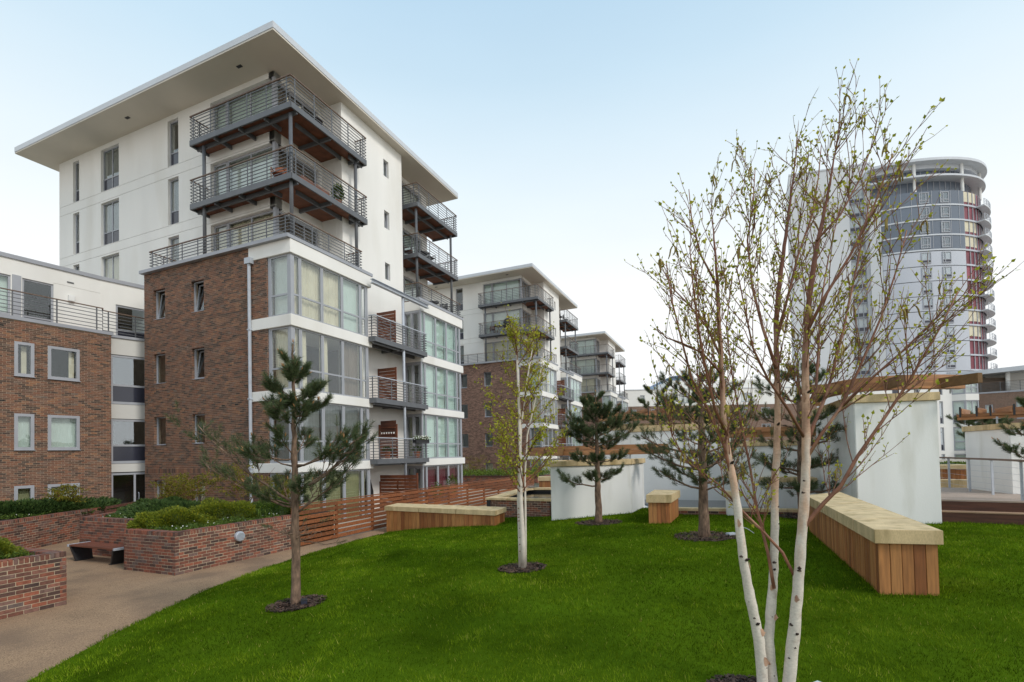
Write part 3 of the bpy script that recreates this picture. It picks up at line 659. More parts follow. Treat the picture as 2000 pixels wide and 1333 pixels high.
def mulch(x, y, r, label, seed):
    MULCH.append((x, y, r)); rs = np.random.RandomState(seed); n = 900
    a = rs.uniform(0, 2*PI, n); q = r*np.sqrt(rs.rand(n)); px = x+np.cos(a)*q*1.1; py = y+np.sin(a)*q
    V = np.zeros((n, 4, 3)); t = rs.uniform(0, 2*PI, n); L = rs.uniform(.012, .042, n); Wd = rs.uniform(.006, .013, n)
    z = np.array([lawn_z(px[i], py[i]) for i in range(n)]) + .014 + rs.uniform(0, .03, n)
    for k_, (sx, sy) in enumerate(((-1,-1),(1,-1),(1,1),(-1,1))):
        V[:,k_,0] = px+sx*L*np.cos(t)-sy*Wd*np.sin(t); V[:,k_,1] = py+sx*L*np.sin(t)+sy*Wd*np.cos(t); V[:,k_,2] = z+sx*rs.uniform(-.012,.012,n)+sy*rs.uniform(-.006,.006,n)
    o = np_mesh('bark_mulch', V, 4, M['mulch'], rs.rand(n), kind='stuff'); tag(o, label, 'mulch')
    d = MB(); k_ = 20; c0 = len(d.v); d.v.append((x, y, lawn_z(x,y)+.02))
    for i in range(k_):
        rr_ = r*(.92+.12*math.sin(i*2.7+seed)); xx = x+1.1*rr_*math.cos(2*PI*i/k_); yy = y+rr_*math.sin(2*PI*i/k_); d.v.append((xx, yy, lawn_z(xx,yy)+.008))
    for i in range(k_): d.face([0, 1+i, 1+(i+1) % k_])
    d.build('soil', [M['soil']], o)
# ---------------------------------------------------------------- brick planters, built brick by brick
BRK = {}
def brick_mesh(L, D=.1025, H=.065):
    k = (round(L,3), D, H)
    if k not in BRK: BRK[k] = MB().box(0, L, 0, D, 0, H).mesh('brick', [M['brick_one']], bevel=.004)
    return BRK[k]
def brick_run(par, p0, p1, z0, courses, rng, single=True, maxn=300, coping=True, cap_single=True, off=0, hole=None):
    """courses of stretcher bond from p0 to p1 (left to right seen from outside) and a brick-on-edge coping"""
    d = Vector((p1[0]-p0[0], p1[1]-p0[1], 0)); L = d.length; ang = math.atan2(d.y, d.x); R3 = Matrix.Rotation(ang, 3, 'Z')
    def put(name, me, x, y, z): return link(name, me, par, Vector((p0[0], p0[1], 0)) + R3 @ Vector((x, y, z)), (0, 0, ang))
    MB().box(.014, L-.014, .006, .20, z0, z0+courses*.075).build('wall_core', [M['gmortar']], par, (p0[0], p0[1], 0), (0, 0, ang))
    n = 0; rest = MB()
    for i in range(courses):
        x = -(.1125 if (i+off) % 2 else 0)
        while x < L-.02:
            a, b = max(x, 0), min(x+.215, L); x += .225
            if b-a < .03: continue
            y = rng.uniform(-.003, .003)
            if single and n < maxn: put('brick', brick_mesh(b-a), a, y, z0+i*.075+.005); n += 1
            else: rest.rv = rng.random(); rest.box(a, b, y, y+.1, z0+i*.075+.005, z0+i*.075+.07)
    if rest.f: rest.build('bricks', [M['brick_garden']], par, (p0[0], p0[1], 0), (0, 0, ang), kind='stuff')
    if coping:
        zc = z0+courses*.075
        MB().box(.014, L-.014, .008, .208, zc, zc+.092).build('coping_bed', [M['gmortar']], par, (p0[0], p0[1], 0), (0, 0, ang))
        me = BRK.setdefault('cap', MB().box(0, .064, 0, .215, 0, .1025).mesh('coping_brick', [M['brick_one']], bevel=.005))
        rest = MB(); x = 0.004
        while x < L-.06:
            if cap_single: put('coping_brick', me, x, rng.uniform(-.002,.003), zc+.006+rng.uniform(-.002,.003))
            else: rest.rv = rng.random(); rest.box(x, x+.064, 0, .215, zc+.006, zc+.1085)
            x += .0752
        if rest.f: rest.build('coping_bricks', [M['brick_garden']], par, (p0[0], p0[1], 0), (0, 0, ang), kind='stuff')
    return n
def leaf_cloud(name, P, Nrm, size, mat, seed, par=None, kind='stuff', flat=.5, aspect=.5):
    """leaf blades (bent diamonds) at points P, loosely facing Nrm"""
    rs = np.random.RandomState(seed); n = len(P)
    d = Nrm + rs.normal(0, 1, (n,3))*flat; d /= np.linalg.norm(d, axis=1)[:,None]+1e-9
    r = rs.normal(0, 1, (n,3)); s = np.cross(d, r); s /= np.linalg.norm(s, axis=1)[:,None]+1e-9
    L = size*rs.uniform(.6, 1.3, n)[:,None]; up = np.cross(s, d)
    V = np.stack([P, P+d*L*.45+s*L*aspect*.5+up*L*.08, P+d*L, P+d*L*.45-s*L*aspect*.5+up*L*.08], 1)
    return np_mesh(name, V, 4, M[mat], np.clip(rs.normal(.5,.22,n),0,1), par, kind=kind, tris=[[0,1,2],[0,2,3]])
def bush(name, label, cat, loc, rx, ry, rz, mat, n, size, seed, group=None, rot=0.0, flat=.7):
    """a mound shrub: dark inner twig mass and a leafy outside"""
    rs = np.random.RandomState(seed)
    T = empty(name, loc, rot, label, cat, group)
    u = rs.normal(0, 1, (n,3)); u[:,2] = np.abs(u[:,2]); u /= np.linalg.norm(u, axis=1)[:,None]
    lump = 1+.16*np.sin(u[:,0]*5+seed)*np.cos(u[:,1]*6+seed*2)+.08*np.sin(u[:,2]*11+u[:,0]*9)
    rad = lump*rs.uniform(.84, 1.03, n)
    P = u*rad[:,None]*np.array([rx, ry, rz])
    nr = u/np.array([rx, ry, rz]); nr /= np.linalg.norm(nr, axis=1)[:,None]; nr[:,2] += .35
    leaf_cloud('foliage', P, nr, size, mat, seed, T, None, flat)
    b = MB(); k_, j_ = 16, 6; 
    for j in range(j_+1):
        for i in range(k_):
            t = 2*PI*i/k_; f = PI/2*j/j_; q = np.array([math.cos(t)*math.cos(f), math.sin(t)*math.cos(f), math.sin(f)])
            l_ = (1+.16*math.sin(q[0]*5+seed)*math.cos(q[1]*6+seed*2))*.86; b.v.append((q[0]*rx*l_, q[1]*ry*l_, q[2]*rz*l_))
    for j in range(j_):
        for i in range(k_): b.face([j*k_+i, j*k_+(i+1)%k_, (j+1)*k_+(i+1)%k_, (j+1)*k_+i])
    b.build('twigs', [M['shrub'] if mat != 'yew' else M['yew']], T, smooth=True)
    return T
def inside(poly, x, y):
    c = np.zeros(len(x), bool); j = len(poly)-1
    for i in range(len(poly)):
        xi, yi = poly[i]; xj, yj = poly[j]
        c ^= ((yi > y) != (yj > y)) & (x < (xj-xi)*(y-yi)/(yj-yi+1e-12)+xi); j = i
    return c
def cover(name, label, poly, z, n, size, mat, seed, h=.12, flowers=0, cat='ground cover'):
    rs = np.random.RandomState(seed); xs = [p[0] for p in poly]; ys = [p[1] for p in poly]
    x = rs.uniform(min(xs), max(xs), n); y = rs.uniform(min(ys), max(ys), n); k = inside(poly, x, y); x = x[k]; y = y[k]; m_ = len(x)
    hh = h*(.5+.5*np.sin(x*4+seed)*np.sin(y*5)+rs.uniform(0,.5,m_))
    P = np.stack([x, y, z+np.clip(hh, 0, None)*rs.uniform(.3,1,m_)], 1); N_ = np.tile([0,0,1.0], (m_,1))
    o = leaf_cloud(name, P, N_, size, mat, seed, flat=.8); o.matrix_world = TM; tag(o, label, cat)
    if flowers:
        q = rs.choice(m_, flowers); fp = P[q] + np.array([0,0,h*.45])
        f = leaf_cloud('blossom', np.repeat(fp, 4, 0), np.tile([0,0,.6], (flowers*4,1)), .024, 'flower', seed+1, flat=1.2, aspect=.9); f.parent = o
    return o
RB = random.Random(11)
def planters():
    g = 'brick planters beside the path'
    # wall with the round lamp and the bench niche
    P1 = empty('brick_planter', TM.translation, -YAW, 'long red brick planter with bench niche and a round lamp on its wall', 'planter', g)
    brick_run(P1, (3.45,-6.75), (3.45,-3.22), 0, 12, RB, maxn=190)
    brick_run(P1, (1.5,-6.75), (3.45,-6.75), 0, 12, RB, maxn=108, off=1)
    brick_run(P1, (-2.36,-5.80), (1.5,-5.80), 0, 13, RB, single=False, cap_single=True)
    brick_run(P1, (-4.6,-1.7), (-2.36,-5.80), 0, 13, RB, single=False, cap_single=False)
    MB().box(1.5, 1.7, -6.54, -5.6, 0, 1.0).box(3.0, 3.44, -3.24, -3.18, 0, .98).build('wall_core', [M['gmortar']], P1)
    MB().prism([(3.3,-6.6),(3.3,-1.4),(-4.4,-1.4),(-2.2,-5.65),(1.68,-5.65),(1.68,-6.6)], .05, .90).build('soil', [M['soil']], P1)
    P2 = empty('brick_planter', TM.translation, -YAW, 'red brick planter along the front of the brick block at the end of the passage', 'planter', g)
    brick_run(P2, (-3.7,-7.87), (-6.6,-2.83), 0, 12, RB, maxn=300)
    brick_run(P2, (-2.6,-9.8), (-3.7,-7.87), 0, 12, RB, single=False)
    MB().prism([(-3.9,-7.9),(-6.75,-2.9),(-9.0,-2.6),(-12,-9.5),(-2.9,-9.8)], .05, .92).build('soil', [M['soil']], P2)
    P0 = empty('brick_planter', TM.translation, -YAW, 'red brick planter corner beside the path holding a small yellow bush', 'planter', g)
    brick_run(P0, (3.78,-10.55), (3.78,-9.02), 0, 12, RB, maxn=150)
    brick_run(P0, (3.78,-14), (3.78,-10.55), 0, 12, RB, single=False, cap_single=False)
    brick_run(P0, (3.78,-9.02), (-1.5,-9.02), 0, 12, RB, single=False)
    MB().prism([(3.6,-9.2),(3.6,-14),(-1.5,-14),(-1.5,-9.2)], .05, .92).build('soil', [M['soil']], P0)
    # planting
    cover('ground_cover', 'green ground cover with tiny white flowers along the rim of the long planter', [(3.28,-6.55),(3.28,-3.5),(2.3,-3.5),(2.0,-6.55)], .93, 7000, .05, 'shrub', 3, .13, 34)
    cover('ground_cover', 'ground cover with white flowers above the niche wall', [(1.4,-5.5),(1.4,-4.6),(-2.5,-4.6),(-2.0,-5.5)], .93, 7000, .05, 'shrub', 4, .14, 26)
    cover('ground_cover', 'ground cover with white flowers in the planter by the brick block', [(-4.3,-7.6),(-3.5,-9.5),(-5.5,-9.5),(-7.2,-3.4),(-6.75,-3.3)], .95, 9000, .05, 'shrub', 6, .14, 26)
    cover('ground_cover', 'low green ground cover round the yellow dwarf bush', [(3.5,-9.35),(3.5,-12),(.5,-12),(.5,-9.35)], .93, 8000, .05, 'shrub', 7, .12, 14)
    sh = 'mound shrubs in the planters'
    def b(label, x, y, rx, ry, rz, mat, n, size, seed, name='shrub'):
        p = L2W(x, y, .86); bush(name, label, 'shrub', p, rx, ry, rz, mat, n, size, seed, sh, -YAW)
    b('golden green mound shrub spilling over the planter corner', 1.75, -5.75, 1.15, .80, .50, 'yew', 15000, .06, 21)
    b('olive green mound shrub in the middle of the long planter', 1.75, -4.3, 1.2, 1.0, .60, 'yew', 14000, .06, 22)
    b('darker bronze shrub at the fence end of the long planter', 2.45, -3.0, .8, .8, .55, 'shrub', 8500, .06, 23)
    b('spreading dark green juniper above the niche', -.9, -4.1, 1.7, 1.1, .48, 'juniper', 14000, .11, 24)
    b('spreading green juniper by the entrance passage', -2.6, -3.2, 1.2, 1.0, .46, 'juniper', 10000, .11, 25)
    b('low dark juniper hedge under the ground floor windows', -7.0, -5.3, 1.0, 2.9, .50, 'juniper', 18000, .11, 26)
    b('yellow green dwarf bush in the planter corner by the path', 2.75, -9.75, .6, .42, .40, 'yew', 8000, .045, 27)
    # strap-leaved plant by the fence end
    rs = np.random.RandomState(8); n = 60; p = L2W(2.9, -4.05, .95)
    V = np.zeros((n,4,3)); a = rs.uniform(0,2*PI,n); L = rs.uniform(.2,.42,n); q = rs.normal(0,.12,(n,2))
    for i in range(n):
        c, s = math.cos(a[i]), math.sin(a[i]); b0 = np.array([p.x+q[i,0], p.y+q[i,1], p.z]); t = np.array([-s, c, 0])*.010
        V[i] = [b0-t, b0+np.array([c*L[i]*.4, s*L[i]*.4, L[i]*.8])-t, b0+np.array([c*L[i]*.9, s*L[i]*.9, L[i]*.6]), b0+np.array([c*L[i]*.4, s*L[i]*.4, L[i]*.8])+t]
    tag(np_mesh('strap_leaf_plant', V, 4, M['hedge'], rs.rand(n)), 'light green strap leaved plant above the round wall lamp', 'plant')
    # round bulkhead lamp on the planter wall
    la = empty('wall_lamp', L2W(3.45, -5.07, .66), -YAW+PI/2, 'round light grey louvred bulkhead lamp on the planter wall', 'lamp')
    k_ = 24
    m_ = MB(); m_.tube([(0,.02,0),(0,-.075,0),(0,-.085,0)], [.13,.13,.118], k_); m_.build('body', [M['graymetal']], la)
    for i in range(6):
        z = -.085+.034*i; hw = math.sqrt(max(.0, .118**2-z*z))-.006; MB().bar((-hw,-.092,z),(hw,-.092,z-.002), .03, .012).build('louvre', [M['graymetal']], la)
    # park bench in the niche
    be = empty('park_bench', L2W(-.35, -6.28, 0), -YAW, 'backless bench with red timber slats and dark trapezoid metal legs in the brick niche', 'bench')
    for i in range(5): MB().box(-1.02, 1.02, -.25+i*.102, -.25+i*.102+.09, .40, .445).build('slat', [M['benchwood']], be, bevel=.006)
    for s in (-1, 1):
        MB().box(s*1.05-.035, s*1.05+.035, -.27, .27, .385, .45).build('end_rail', [M['graymetal']], be, bevel=.006)
        lg = MB(); lg.v += [(s*.80-.03,-.20,0),(s*.80+.03,-.20,0),(s*.80+.03,.20,0),(s*.80-.03,.20,0),(s*.98-.03,-.25,.385),(s*.98+.03,-.25,.385),(s*.98+.03,.25,.385),(s*.98-.03,.25,.385)]
        for q in ((0,3,2,1),(4,5,6,7),(0,1,5,4),(1,2,6,5),(2,3,7,6),(3,0,4,7)): lg.face(list(q))
        lg.box(s*.80-.06, s*.80+.06, -.22, .22, 0, .02); lg.build('leg', [M['dark']], be)
def fence():
    g = empty('slatted_fence', TM.translation, -YAW, 'long low stained timber fence of open horizontal slats along the path', 'fence')
    x = 3.42; y0 = -3.18; n = 11; s = 1.83
    slat = MB().box(-.011, .011, 0, s-.005, 0, .118).mesh('slat', [M['fence']], bevel=.004)
    post = MB().box(-.085, -.012, -.04, .04, 0, 1.22).mesh('post', [M['fence']])
    for i in range(n+1): link('post', post, g, (x, y0+i*s, .01))
    for i in range(n):
        for k_ in range(8): link('slat', slat, g, (x+RB.uniform(-.003,.003), y0+i*s+.002, .03+k_*.156), (RB.uniform(-.0015,.0015), 0, 0))
    MB().box(x-.08, x+.03, y0, y0+n*s, 1.275, 1.30).build('top_rail', [M['fence']], g)
    # patio screens and dark rail by the entrance
    h = empty('ramp_handrail', TM.translation, -YAW, 'dark brown timber rail along the entrance ramp behind the planters', 'handrail')
    for z in (1.15, 1.0): MB().bar((-5.6,-3.4,z-.12), (-5.2,-.4,z+.20), .03, .10).build('rail', [M['sleeper']], h)
    for t in (0, .5, 1): MB().box(-5.6+.4*t-.03, -5.6+.4*t+.03, -3.4+3*t-.03, -3.4+3*t+.03, 0, 1.0+.25*t).build('post', [M['sleeper']], h)
def clad_block(name, label, cat, poly, zt, capt, plank, group=None, over=.05, zb=0.0, capm='stone'):
    """a box of vertical boards under a stone slab; poly counter-clockwise"""
    ar = sum(poly[i][0]*poly[(i+1)%len(poly)][1]-poly[(i+1)%len(poly)][0]*poly[i][1] for i in range(len(poly)))
    if ar < 0: poly = poly[::-1]
    cx_ = sum(p[0] for p in poly)/len(poly); cy_ = sum(p[1] for p in poly)/len(poly)
    T = empty(name, (cx_, cy_, 0), 0, label, cat, group); k_ = len(poly)
    P = [Vector((p[0]-cx_, p[1]-cy_, 0)) for p in poly]
    def inset(d):
        o = []
        for i in range(k_):
            a, b, c = P[i-1], P[i], P[(i+1)%k_]; e1 = (b-a).normalized(); e2 = (c-b).normalized()
            n1 = Vector((-e1.y, e1.x, 0)); n2 = Vector((-e2.y, e2.x, 0)); bis = (n1+n2); bis = bis/ (1+n1.dot(n2)); o.append(b+bis*d)
        return o
    I = inset(over); 
    MB().prism([(p.x,p.y) for p in inset(over+.03)], zb, zt-capt).build('core', [M['dark']], T)
    # stone slabs: the top is laid in a few pieces along its longest side
    i0 = max(range(k_), key=lambda i: (P[(i+1)%k_]-P[i]).length); L = (P[(i0+1)%k_]-P[i0]).length
    if k_ == 4:
        nS = max(1, int(round(L/1.35))); a, b, c, d = P[i0], P[(i0+1)%4], P[(i0+2)%4], P[(i0+3)%4]
        for s in range(nS):
            t0, t1 = s/nS+(.0015 if s else 0), (s+1)/nS-(.0015 if s < nS-1 else 0)
            q = [a.lerp(b,t0), a.lerp(b,t1), d.lerp(c,t1), d.lerp(c,t0)]
            MB().prism([(p.x,p.y) for p in q], zt-capt, zt).build('cap_stone', [M[capm]], T, bevel=.005)
    else: MB().prism([(p.x,p.y) for p in P], zt-capt, zt).build('cap_stone', [M[capm]], T, bevel=.006)
    for i in range(k_):
        a, b = I[i], I[(i+1)%k_]; d = b-a; n = max(1, int(round(d.length/plank))); wv = d.length/n; ang = math.atan2(d.y, d.x)
        me = MB().box(.002, wv-.004, 0, .022, zb, zt-capt-.002).mesh('plank', [M['cedar']], bevel=.003)
        for j in range(n): link('plank', me, T, a + d*(j/n) + Vector((d.y, -d.x, 0)).normalized()*RB.uniform(-.002,.002), (0,0,ang))
    return T
def white_wall(name, label, poly, zb, zt, capt, over=.05, group='white garden walls with stone caps', capz=0.0):
    cx_ = sum(p[0] for p in poly)/len(poly); cy_ = sum(p[1] for p in poly)/len(poly)
    T = empty(name, (cx_, cy_, 0), 0, label, 'wall', group); Q = [(p[0]-cx_, p[1]-cy_) for p in poly]
    MB().prism(Q, zb, zt-capt).build('rendered_wall', [M['white']], T, bevel=.02)
    ar = sum(Q[i][0]*Q[(i+1)%len(Q)][1]-Q[(i+1)%len(Q)][0]*Q[i][1] for i in range(len(Q)))
    if ar < 0: Q = Q[::-1]
    k_ = len(Q); O = []
    for i in range(k_):
        a, b, c = Vector(Q[i-1]), Vector(Q[i]), Vector(Q[(i+1)%k_]); e1 = (b-a).normalized(); e2 = (c-b).normalized()
        n1 = Vector((e1.y,-e1.x)); n2 = Vector((e2.y,-e2.x)); o = b+(n1+n2)/(1+n1.dot(n2))*over; O.append(o)
    C0 = sum(O, Vector((0,0)))/k_
    for i in range(k_):                 # coping stones round the rim, mitred at the corners
        a, b = O[i], O[(i+1)%k_]; ia = a+(C0-a).normalized()*min(.55, (C0-a).length*.8); ib = b+(C0-b).normalized()*min(.55, (C0-b).length*.8)
        n = max(1, int(round((b-a).length/1.1)))
        for s in range(n):
            t0, t1 = s/n+(.0015 if s else .0006), (s+1)/n-(.0015 if s < n-1 else .0006)
            q = [a.lerp(b,t0), a.lerp(b,t1), ia.lerp(ib,t1), ia.lerp(ib,t0)]
            MB().prism([(p.x,p.y) for p in q], zt-capt, zt).build('coping_stone', [M['stone']], T, bevel=.008)
    return T
def arc_beam(name, label, pts, z0, h, wdt, ends=(), feet=(), footz=None, fan=0, fanlen=.9, group='curved timber pergola beams'):
    T = empty(name, (pts[0][0], pts[0][1], z0), 0, label, 'pergola', group); o = Vector((pts[0][0], pts[0][1], 0))
    def cr_(p0, p1, p2, p3, t): return .5*((2*p1)+(-p0+p2)*t+(2*p0-5*p1+4*p2-p3)*t*t+(-p0+3*p1-3*p2+p3)*t**3)
    q = [Vector((p[0],p[1],0))-o for p in pts]; q = [q[0]*2-q[1]]+q+[q[-1]*2-q[-2]]; S = []
    for i in range(1, len(q)-2):
        for t in range(8): S.append(cr_(q[i-1],q[i],q[i+1],q[i+2],t/8))
    S.append(q[-2])
    def strip(off, w_, za, zb):
        mb = MB(); L = []; n = len(S)
        for i, p in enumerate(S):
            d = (S[min(i+1,n-1)]-S[max(i-1,0)]).normalized(); nn = Vector((d.y,-d.x,0)); L.append((p+nn*(off-w_/2), p+nn*(off+w_/2)))
        for a, b in L: mb.v += [(a.x,a.y,za),(b.x,b.y,za),(b.x,b.y,zb),(a.x,a.y,zb)]
        for i in range(n-1):
            for k_ in range(4): k2 = (k_+1)%4; mb.face([4*i+k_,4*i+k2,4*i+4+k2,4*i+4+k_])
        mb.face([3,2,1,0]); mb.face([4*n-4,4*n-3,4*n-2,4*n-1]); return mb
    strip(0, wdt, .0, h*.52).build('beam', [M['beam']], T, bevel=.006)
    strip(.05, wdt, h*.53, h).build('beam', [M['beam']], T, bevel=.006)
    n = len(S)
    for f in ends:                       # square cross-member ends standing through the curve
        p = S[int(f*(n-1))]; d = (S[min(int(f*(n-1))+1,n-1)]-S[max(int(f*(n-1))-1,0)]).normalized(); nn = Vector((d.y,-d.x,0)); a = math.atan2(nn.y,nn.x)
        MB().box(-.95, .20, -.075, .075, .02, h*.72).build('joist', [M['beam_end']], T, p, (0,0,a), bevel=.006)
    for f in feet:
        p = S[int(f*(n-1))]; MB().tube([p+Vector((0,0,(footz or z0-.2)-z0)), p+Vector((0,0,.02))], .022, 8).box(p.x-.06,p.x+.06,p.y-.06,p.y+.06,-.012,.05).build('metal_foot', [M['graymetal']], T)
    for i in range(fan):
        f = (i+.5)/fan; k_ = int(f*(n-1)); p = S[k_]; d = (S[min(k_+1,n-1)]-S[max(k_-1,0)]).normalized(); nn = Vector((d.y,-d.x,0)); a = math.atan2(nn.y,nn.x)
        MB().box(-fanlen, .32, -.03, .03, h, h+.16).build('rafter', [M['beam']], T, p, (0,0,a), bevel=.004)
        MB().box(.33, .37, -.02, .02, h*.4, h+.20).build('bracket', [M['dark']], T, p, (0,0,a))
    return T
def garden():
    bg = 'timber clad garden benches with stone tops'
    clad_block('garden_bench', 'long wedge shaped cedar bench with a pale stone top between path and lawn', 'bench', [(-4.58,18.03),(-.56,15.8),(-.23,16.79),(-4.35,19.1)], .93, .155, .165, bg, zb=-.02)
    clad_block('garden_bench', 'large tapering cedar bench with weathered stone top beyond the three stemmed birch', 'bench', [(4.86,6.86),(5.62,6.66),(8.2,12.75),(6.9,12.0)], 1.56, .185, .135, bg, zb=.3)
    clad_block('garden_bench', 'small square cedar box seat with stone lid on the lawn', 'bench', [(3.72,14.22),(4.36,14.02),(5.15,15.65),(4.45,16.0)], 1.46, .22, .12, bg, zb=.3)
    white_wall('garden_wall', 'low white rendered wall with a stone cap behind the small pine', [(1.2,16.1),(3.94,16.95),(4.85,18.75),(1.6,18.7)], .3, 2.42, .17)
    white_wall('garden_wall', 'tall white rendered pier with stone cap beside the large cedar bench', [(8.62,12.72),(10.47,12.42),(12.2,16.9),(10.4,17.4)], .4, 3.98, .20)
    white_wall('garden_wall', 'long high white wall at the back of the pool', [(4.9,21.0),(8.9,19.4),(9.6,21.5),(5.6,23.2)], .5, 3.72, .24)
    white_wall('garden_wall', 'white wall behind the pool with timber beams above, beyond the box seat', [(4.3,24.6),(9.2,24.6),(9.2,26.6),(4.3,26.6)], .5, 4.02, .30)
    white_wall('garden_wall', 'white pool wall half hidden by pine and birch trunks', [(7.6,17.6),(10.3,16.7),(11.0,18.6),(8.4,19.5)], .5, 2.95, .18)
    white_wall('garden_wall', 'low white block with stone cap standing in the pool', [(8.2,16.6),(9.6,16.1),(9.9,16.9),(8.5,17.4)], .5, 1.72, .14)
    white_wall('garden_wall', 'white rendered pier with stone cap standing behind the deck railing', [(13.66,13.9),(15.6,13.6),(16.2,15.6),(14.3,16.0)], .8, 3.24, .16)
    clad_block('pool_pillar', 'short white pillar with stone lid at the pool edge behind the pine', 'pillar', [(6.36,15.2),(6.80,15.1),(6.95,15.55),(6.5,15.68)], 1.42, .17, .5, None, zb=.3)
    p = [o for o in C.objects if o.parent and o.parent.name == 'pool_pillar' and o.name.startswith('plank')]
    for o in p: o.data.materials[0] = M['white']; o.name = 'side_panel'
    # raised pool: brick front wall and stone rim
    P = empty('pool_wall', (0,0,0), 0, 'low brick pool wall with stone coping between bench and white wall', 'wall')
    brick_run(P, (-.95,18.55), (1.24,17.42), .28, 10, RB, maxn=120, coping=False)
    for a, b, n in (((-1.02,18.5),(1.30,17.33),3),):
        d = Vector((b[0]-a[0], b[1]-a[1])); nn = Vector((-d.y,d.x)).normalized()*.36
        for s in range(n):
            q = [Vector(a)+d*(s/n+.002), Vector(a)+d*((s+1)/n-.002)]; q += [q[1]+nn, q[0]+nn]
            MB().prism([(v.x,v.y) for v in q], 1.03, 1.11).build('coping_stone', [M['stone']], P, bevel=.008)
    rim = [(-1.02,18.55),(-.55,20.0),(-.1,21.8),(.25,23.0),(.75,23.6),(2.2,23.2)]
    for a, b in zip(rim, rim[1:]):
        a = Vector(a); b = Vector(b); nn = Vector((b.y-a.y, a.x-b.x)).normalized()*.5
        MB().prism([tuple(a+(b-a)*.003),tuple(b-(b-a)*.003),tuple(b+nn-(b-a)*.003),tuple(a+nn+(b-a)*.003)], 1.03, 1.108).build('coping_stone', [M['stone']], P)
        MB().prism([tuple(a+nn*.1),tuple(b+nn*.1),tuple(b+nn*.7),tuple(a+nn*.7)], .2, 1.03).build('inner_wall', [M['dark']], P)
    P = empty('pool_edge', (0,0,0), 0, 'low stone edged pool rim at the back of the lawn, beyond the box seat', 'kerb')
    for a, b, n in (((5.15,16.05),(9.15,14.75),4),):
        d = Vector((b[0]-a[0], b[1]-a[1])); nn = Vector((-d.y,d.x)).normalized()*.35
        for s in range(n):
            q = [Vector(a)+d*(s/n+.001), Vector(a)+d*((s+1)/n-.001)]; q += [q[1]+nn, q[0]+nn]
            MB().prism([(v.x,v.y) for v in q], .78, .86).build('coping_stone', [M['stone']], P, bevel=.008)
        brick_run(P, a, b, .48, 4, RB, single=False, coping=False)
    clad_block('pool_bench', 'stone topped timber seat at the far end of the raised pool', 'bench', [(1.3,26.2),(3.2,26.0),(3.3,27.2),(1.4,27.4)], 1.45, .2, .15, bg, zb=.3)
    white_wall('garden_wall', 'small white block with stone cap at the water of the raised pool', [(1.75,20.6),(3.0,20.4),(3.2,21.6),(1.9,21.8)], .6, 1.52, .16)
    # curved beams
    arc_beam('pergola_beam', 'curved timber beam above the tall white pier, leftover span over the bench', [(11.55,12.95),(10.2,12.75),(9.1,13.15),(8.95,14.2),(9.5,15.7),(10.6,17.4)], 4.10, .36, .20, ends=(.10,.30,.5), feet=(.06,.22,.4), footz=3.98)
    arc_beam('pergola_beam', 'low curved timber beam on metal feet over the low white wall', [(5.35,17.4),(4.3,17.25),(3.2,17.6),(2.4,18.0),(1.6,18.9),(1.0,20.4),(.6,22.5)], 2.58, .34, .20, ends=(.10,.62), feet=(.03,.12,.22,.55,.66), footz=2.42)
    arc_beam('pergola_beam', 'fan of timber rafters with dark brackets over the back wall', [(4.2,24.5),(6.2,24.2),(8.2,24.4),(9.6,25.0)], 4.15, .40, .22, feet=(.2,.7), footz=4.02, fan=9, fanlen=2.2)
    arc_beam('pergola_beam', 'timber beam over the pool wall behind the birch trunks', [(7.4,18.3),(8.8,17.6),(10.4,17.3),(11.4,17.6)], 3.08, .34, .2, ends=(.3,.7), feet=(.2,.8), footz=2.95)
    arc_beam('pergola_beam', 'small fan of timber rafters over the pier behind the deck railing', [(12.95,14.7),(13.6,14.0),(14.7,13.6),(16.2,13.5)], 3.38, .16, .12, feet=(.3,.8), footz=3.24, fan=9, fanlen=1.0)
    # deck, sleeper steps, railing
    D = empty('timber_deck', (10.9,12.9,0), 0, 'raised timber deck with two dark sleeper steps to the lawn', 'deck')
    e0, e1 = Vector((10.86-10.9, 0.02, 0)), Vector((16.5-10.9, 9.28-12.9, 0)); d = (e1-e0).normalized(); nn = Vector((-d.y, d.x, 0)); ang = math.atan2(d.y, d.x); L = (e1-e0).length
    bw_ = .14
    for i in range(34):
        me = MB().box(-1.5 if i > 5 else 0, L, i*bw_+.002, (i+1)*bw_-.004, 1.255, 1.29).build('deck_board', [M['deckboard']], D, e0, (0,0,ang))
    MB().box(-.2, L, .30, 5, .3, 1.25).build('deck_frame', [M['dark']], D, e0, (0,0,ang))
    for (y0, z0, z1) in ((.0,1.03,1.25), (-.30,.60,1.0)):
        n = 3
        for s in range(n): MB().box(-.3+s*(L+.3)/n, -.3+(s+1)*(L+.3)/n-.004, y0, y0+.10, z0, z1).build('sleeper', [M['sleeper']], D, e0, (0,0,ang), bevel=.006)
    MB().box(-.3, L, -.31, .0, 1.0, 1.03).build('tread', [M['sleepertop']], D, e0, (0,0,ang), bevel=.006)
    Rl = empty('deck_railing', (14.08,16.37,1.29), 0, 'steel post and wire railing with a timber handrail on the deck', 'railing')
    pp_ = [Vector((14.3,17.3,0)), Vector((14.08,16.37,0)), Vector((13.48,14.98,0)), Vector((13.04,13.8,0)), Vector((12.33,12.3,0)), Vector((11.75,10.85,0))]
    o = Vector((14.08,16.37,0)); pp_ = [q-o for q in pp_]
    for q in pp_[1:]: MB().box(q.x-.03, q.x+.03, q.y-.012, q.y+.012, 0, .93).box(q.x-.07,q.x+.07,q.y-.012,q.y+.012,.93,.94).build('post', [M['graymetal']], Rl)
    MB().path([(q.x,q.y,.965) for q in pp_], .07, .05).build('handrail', [M['handrail']], Rl)
    for k_ in range(5): MB().path([(q.x,q.y,.14+k_*.16) for q in pp_], .006, .006).build('wire', [M['graymetal']], Rl)
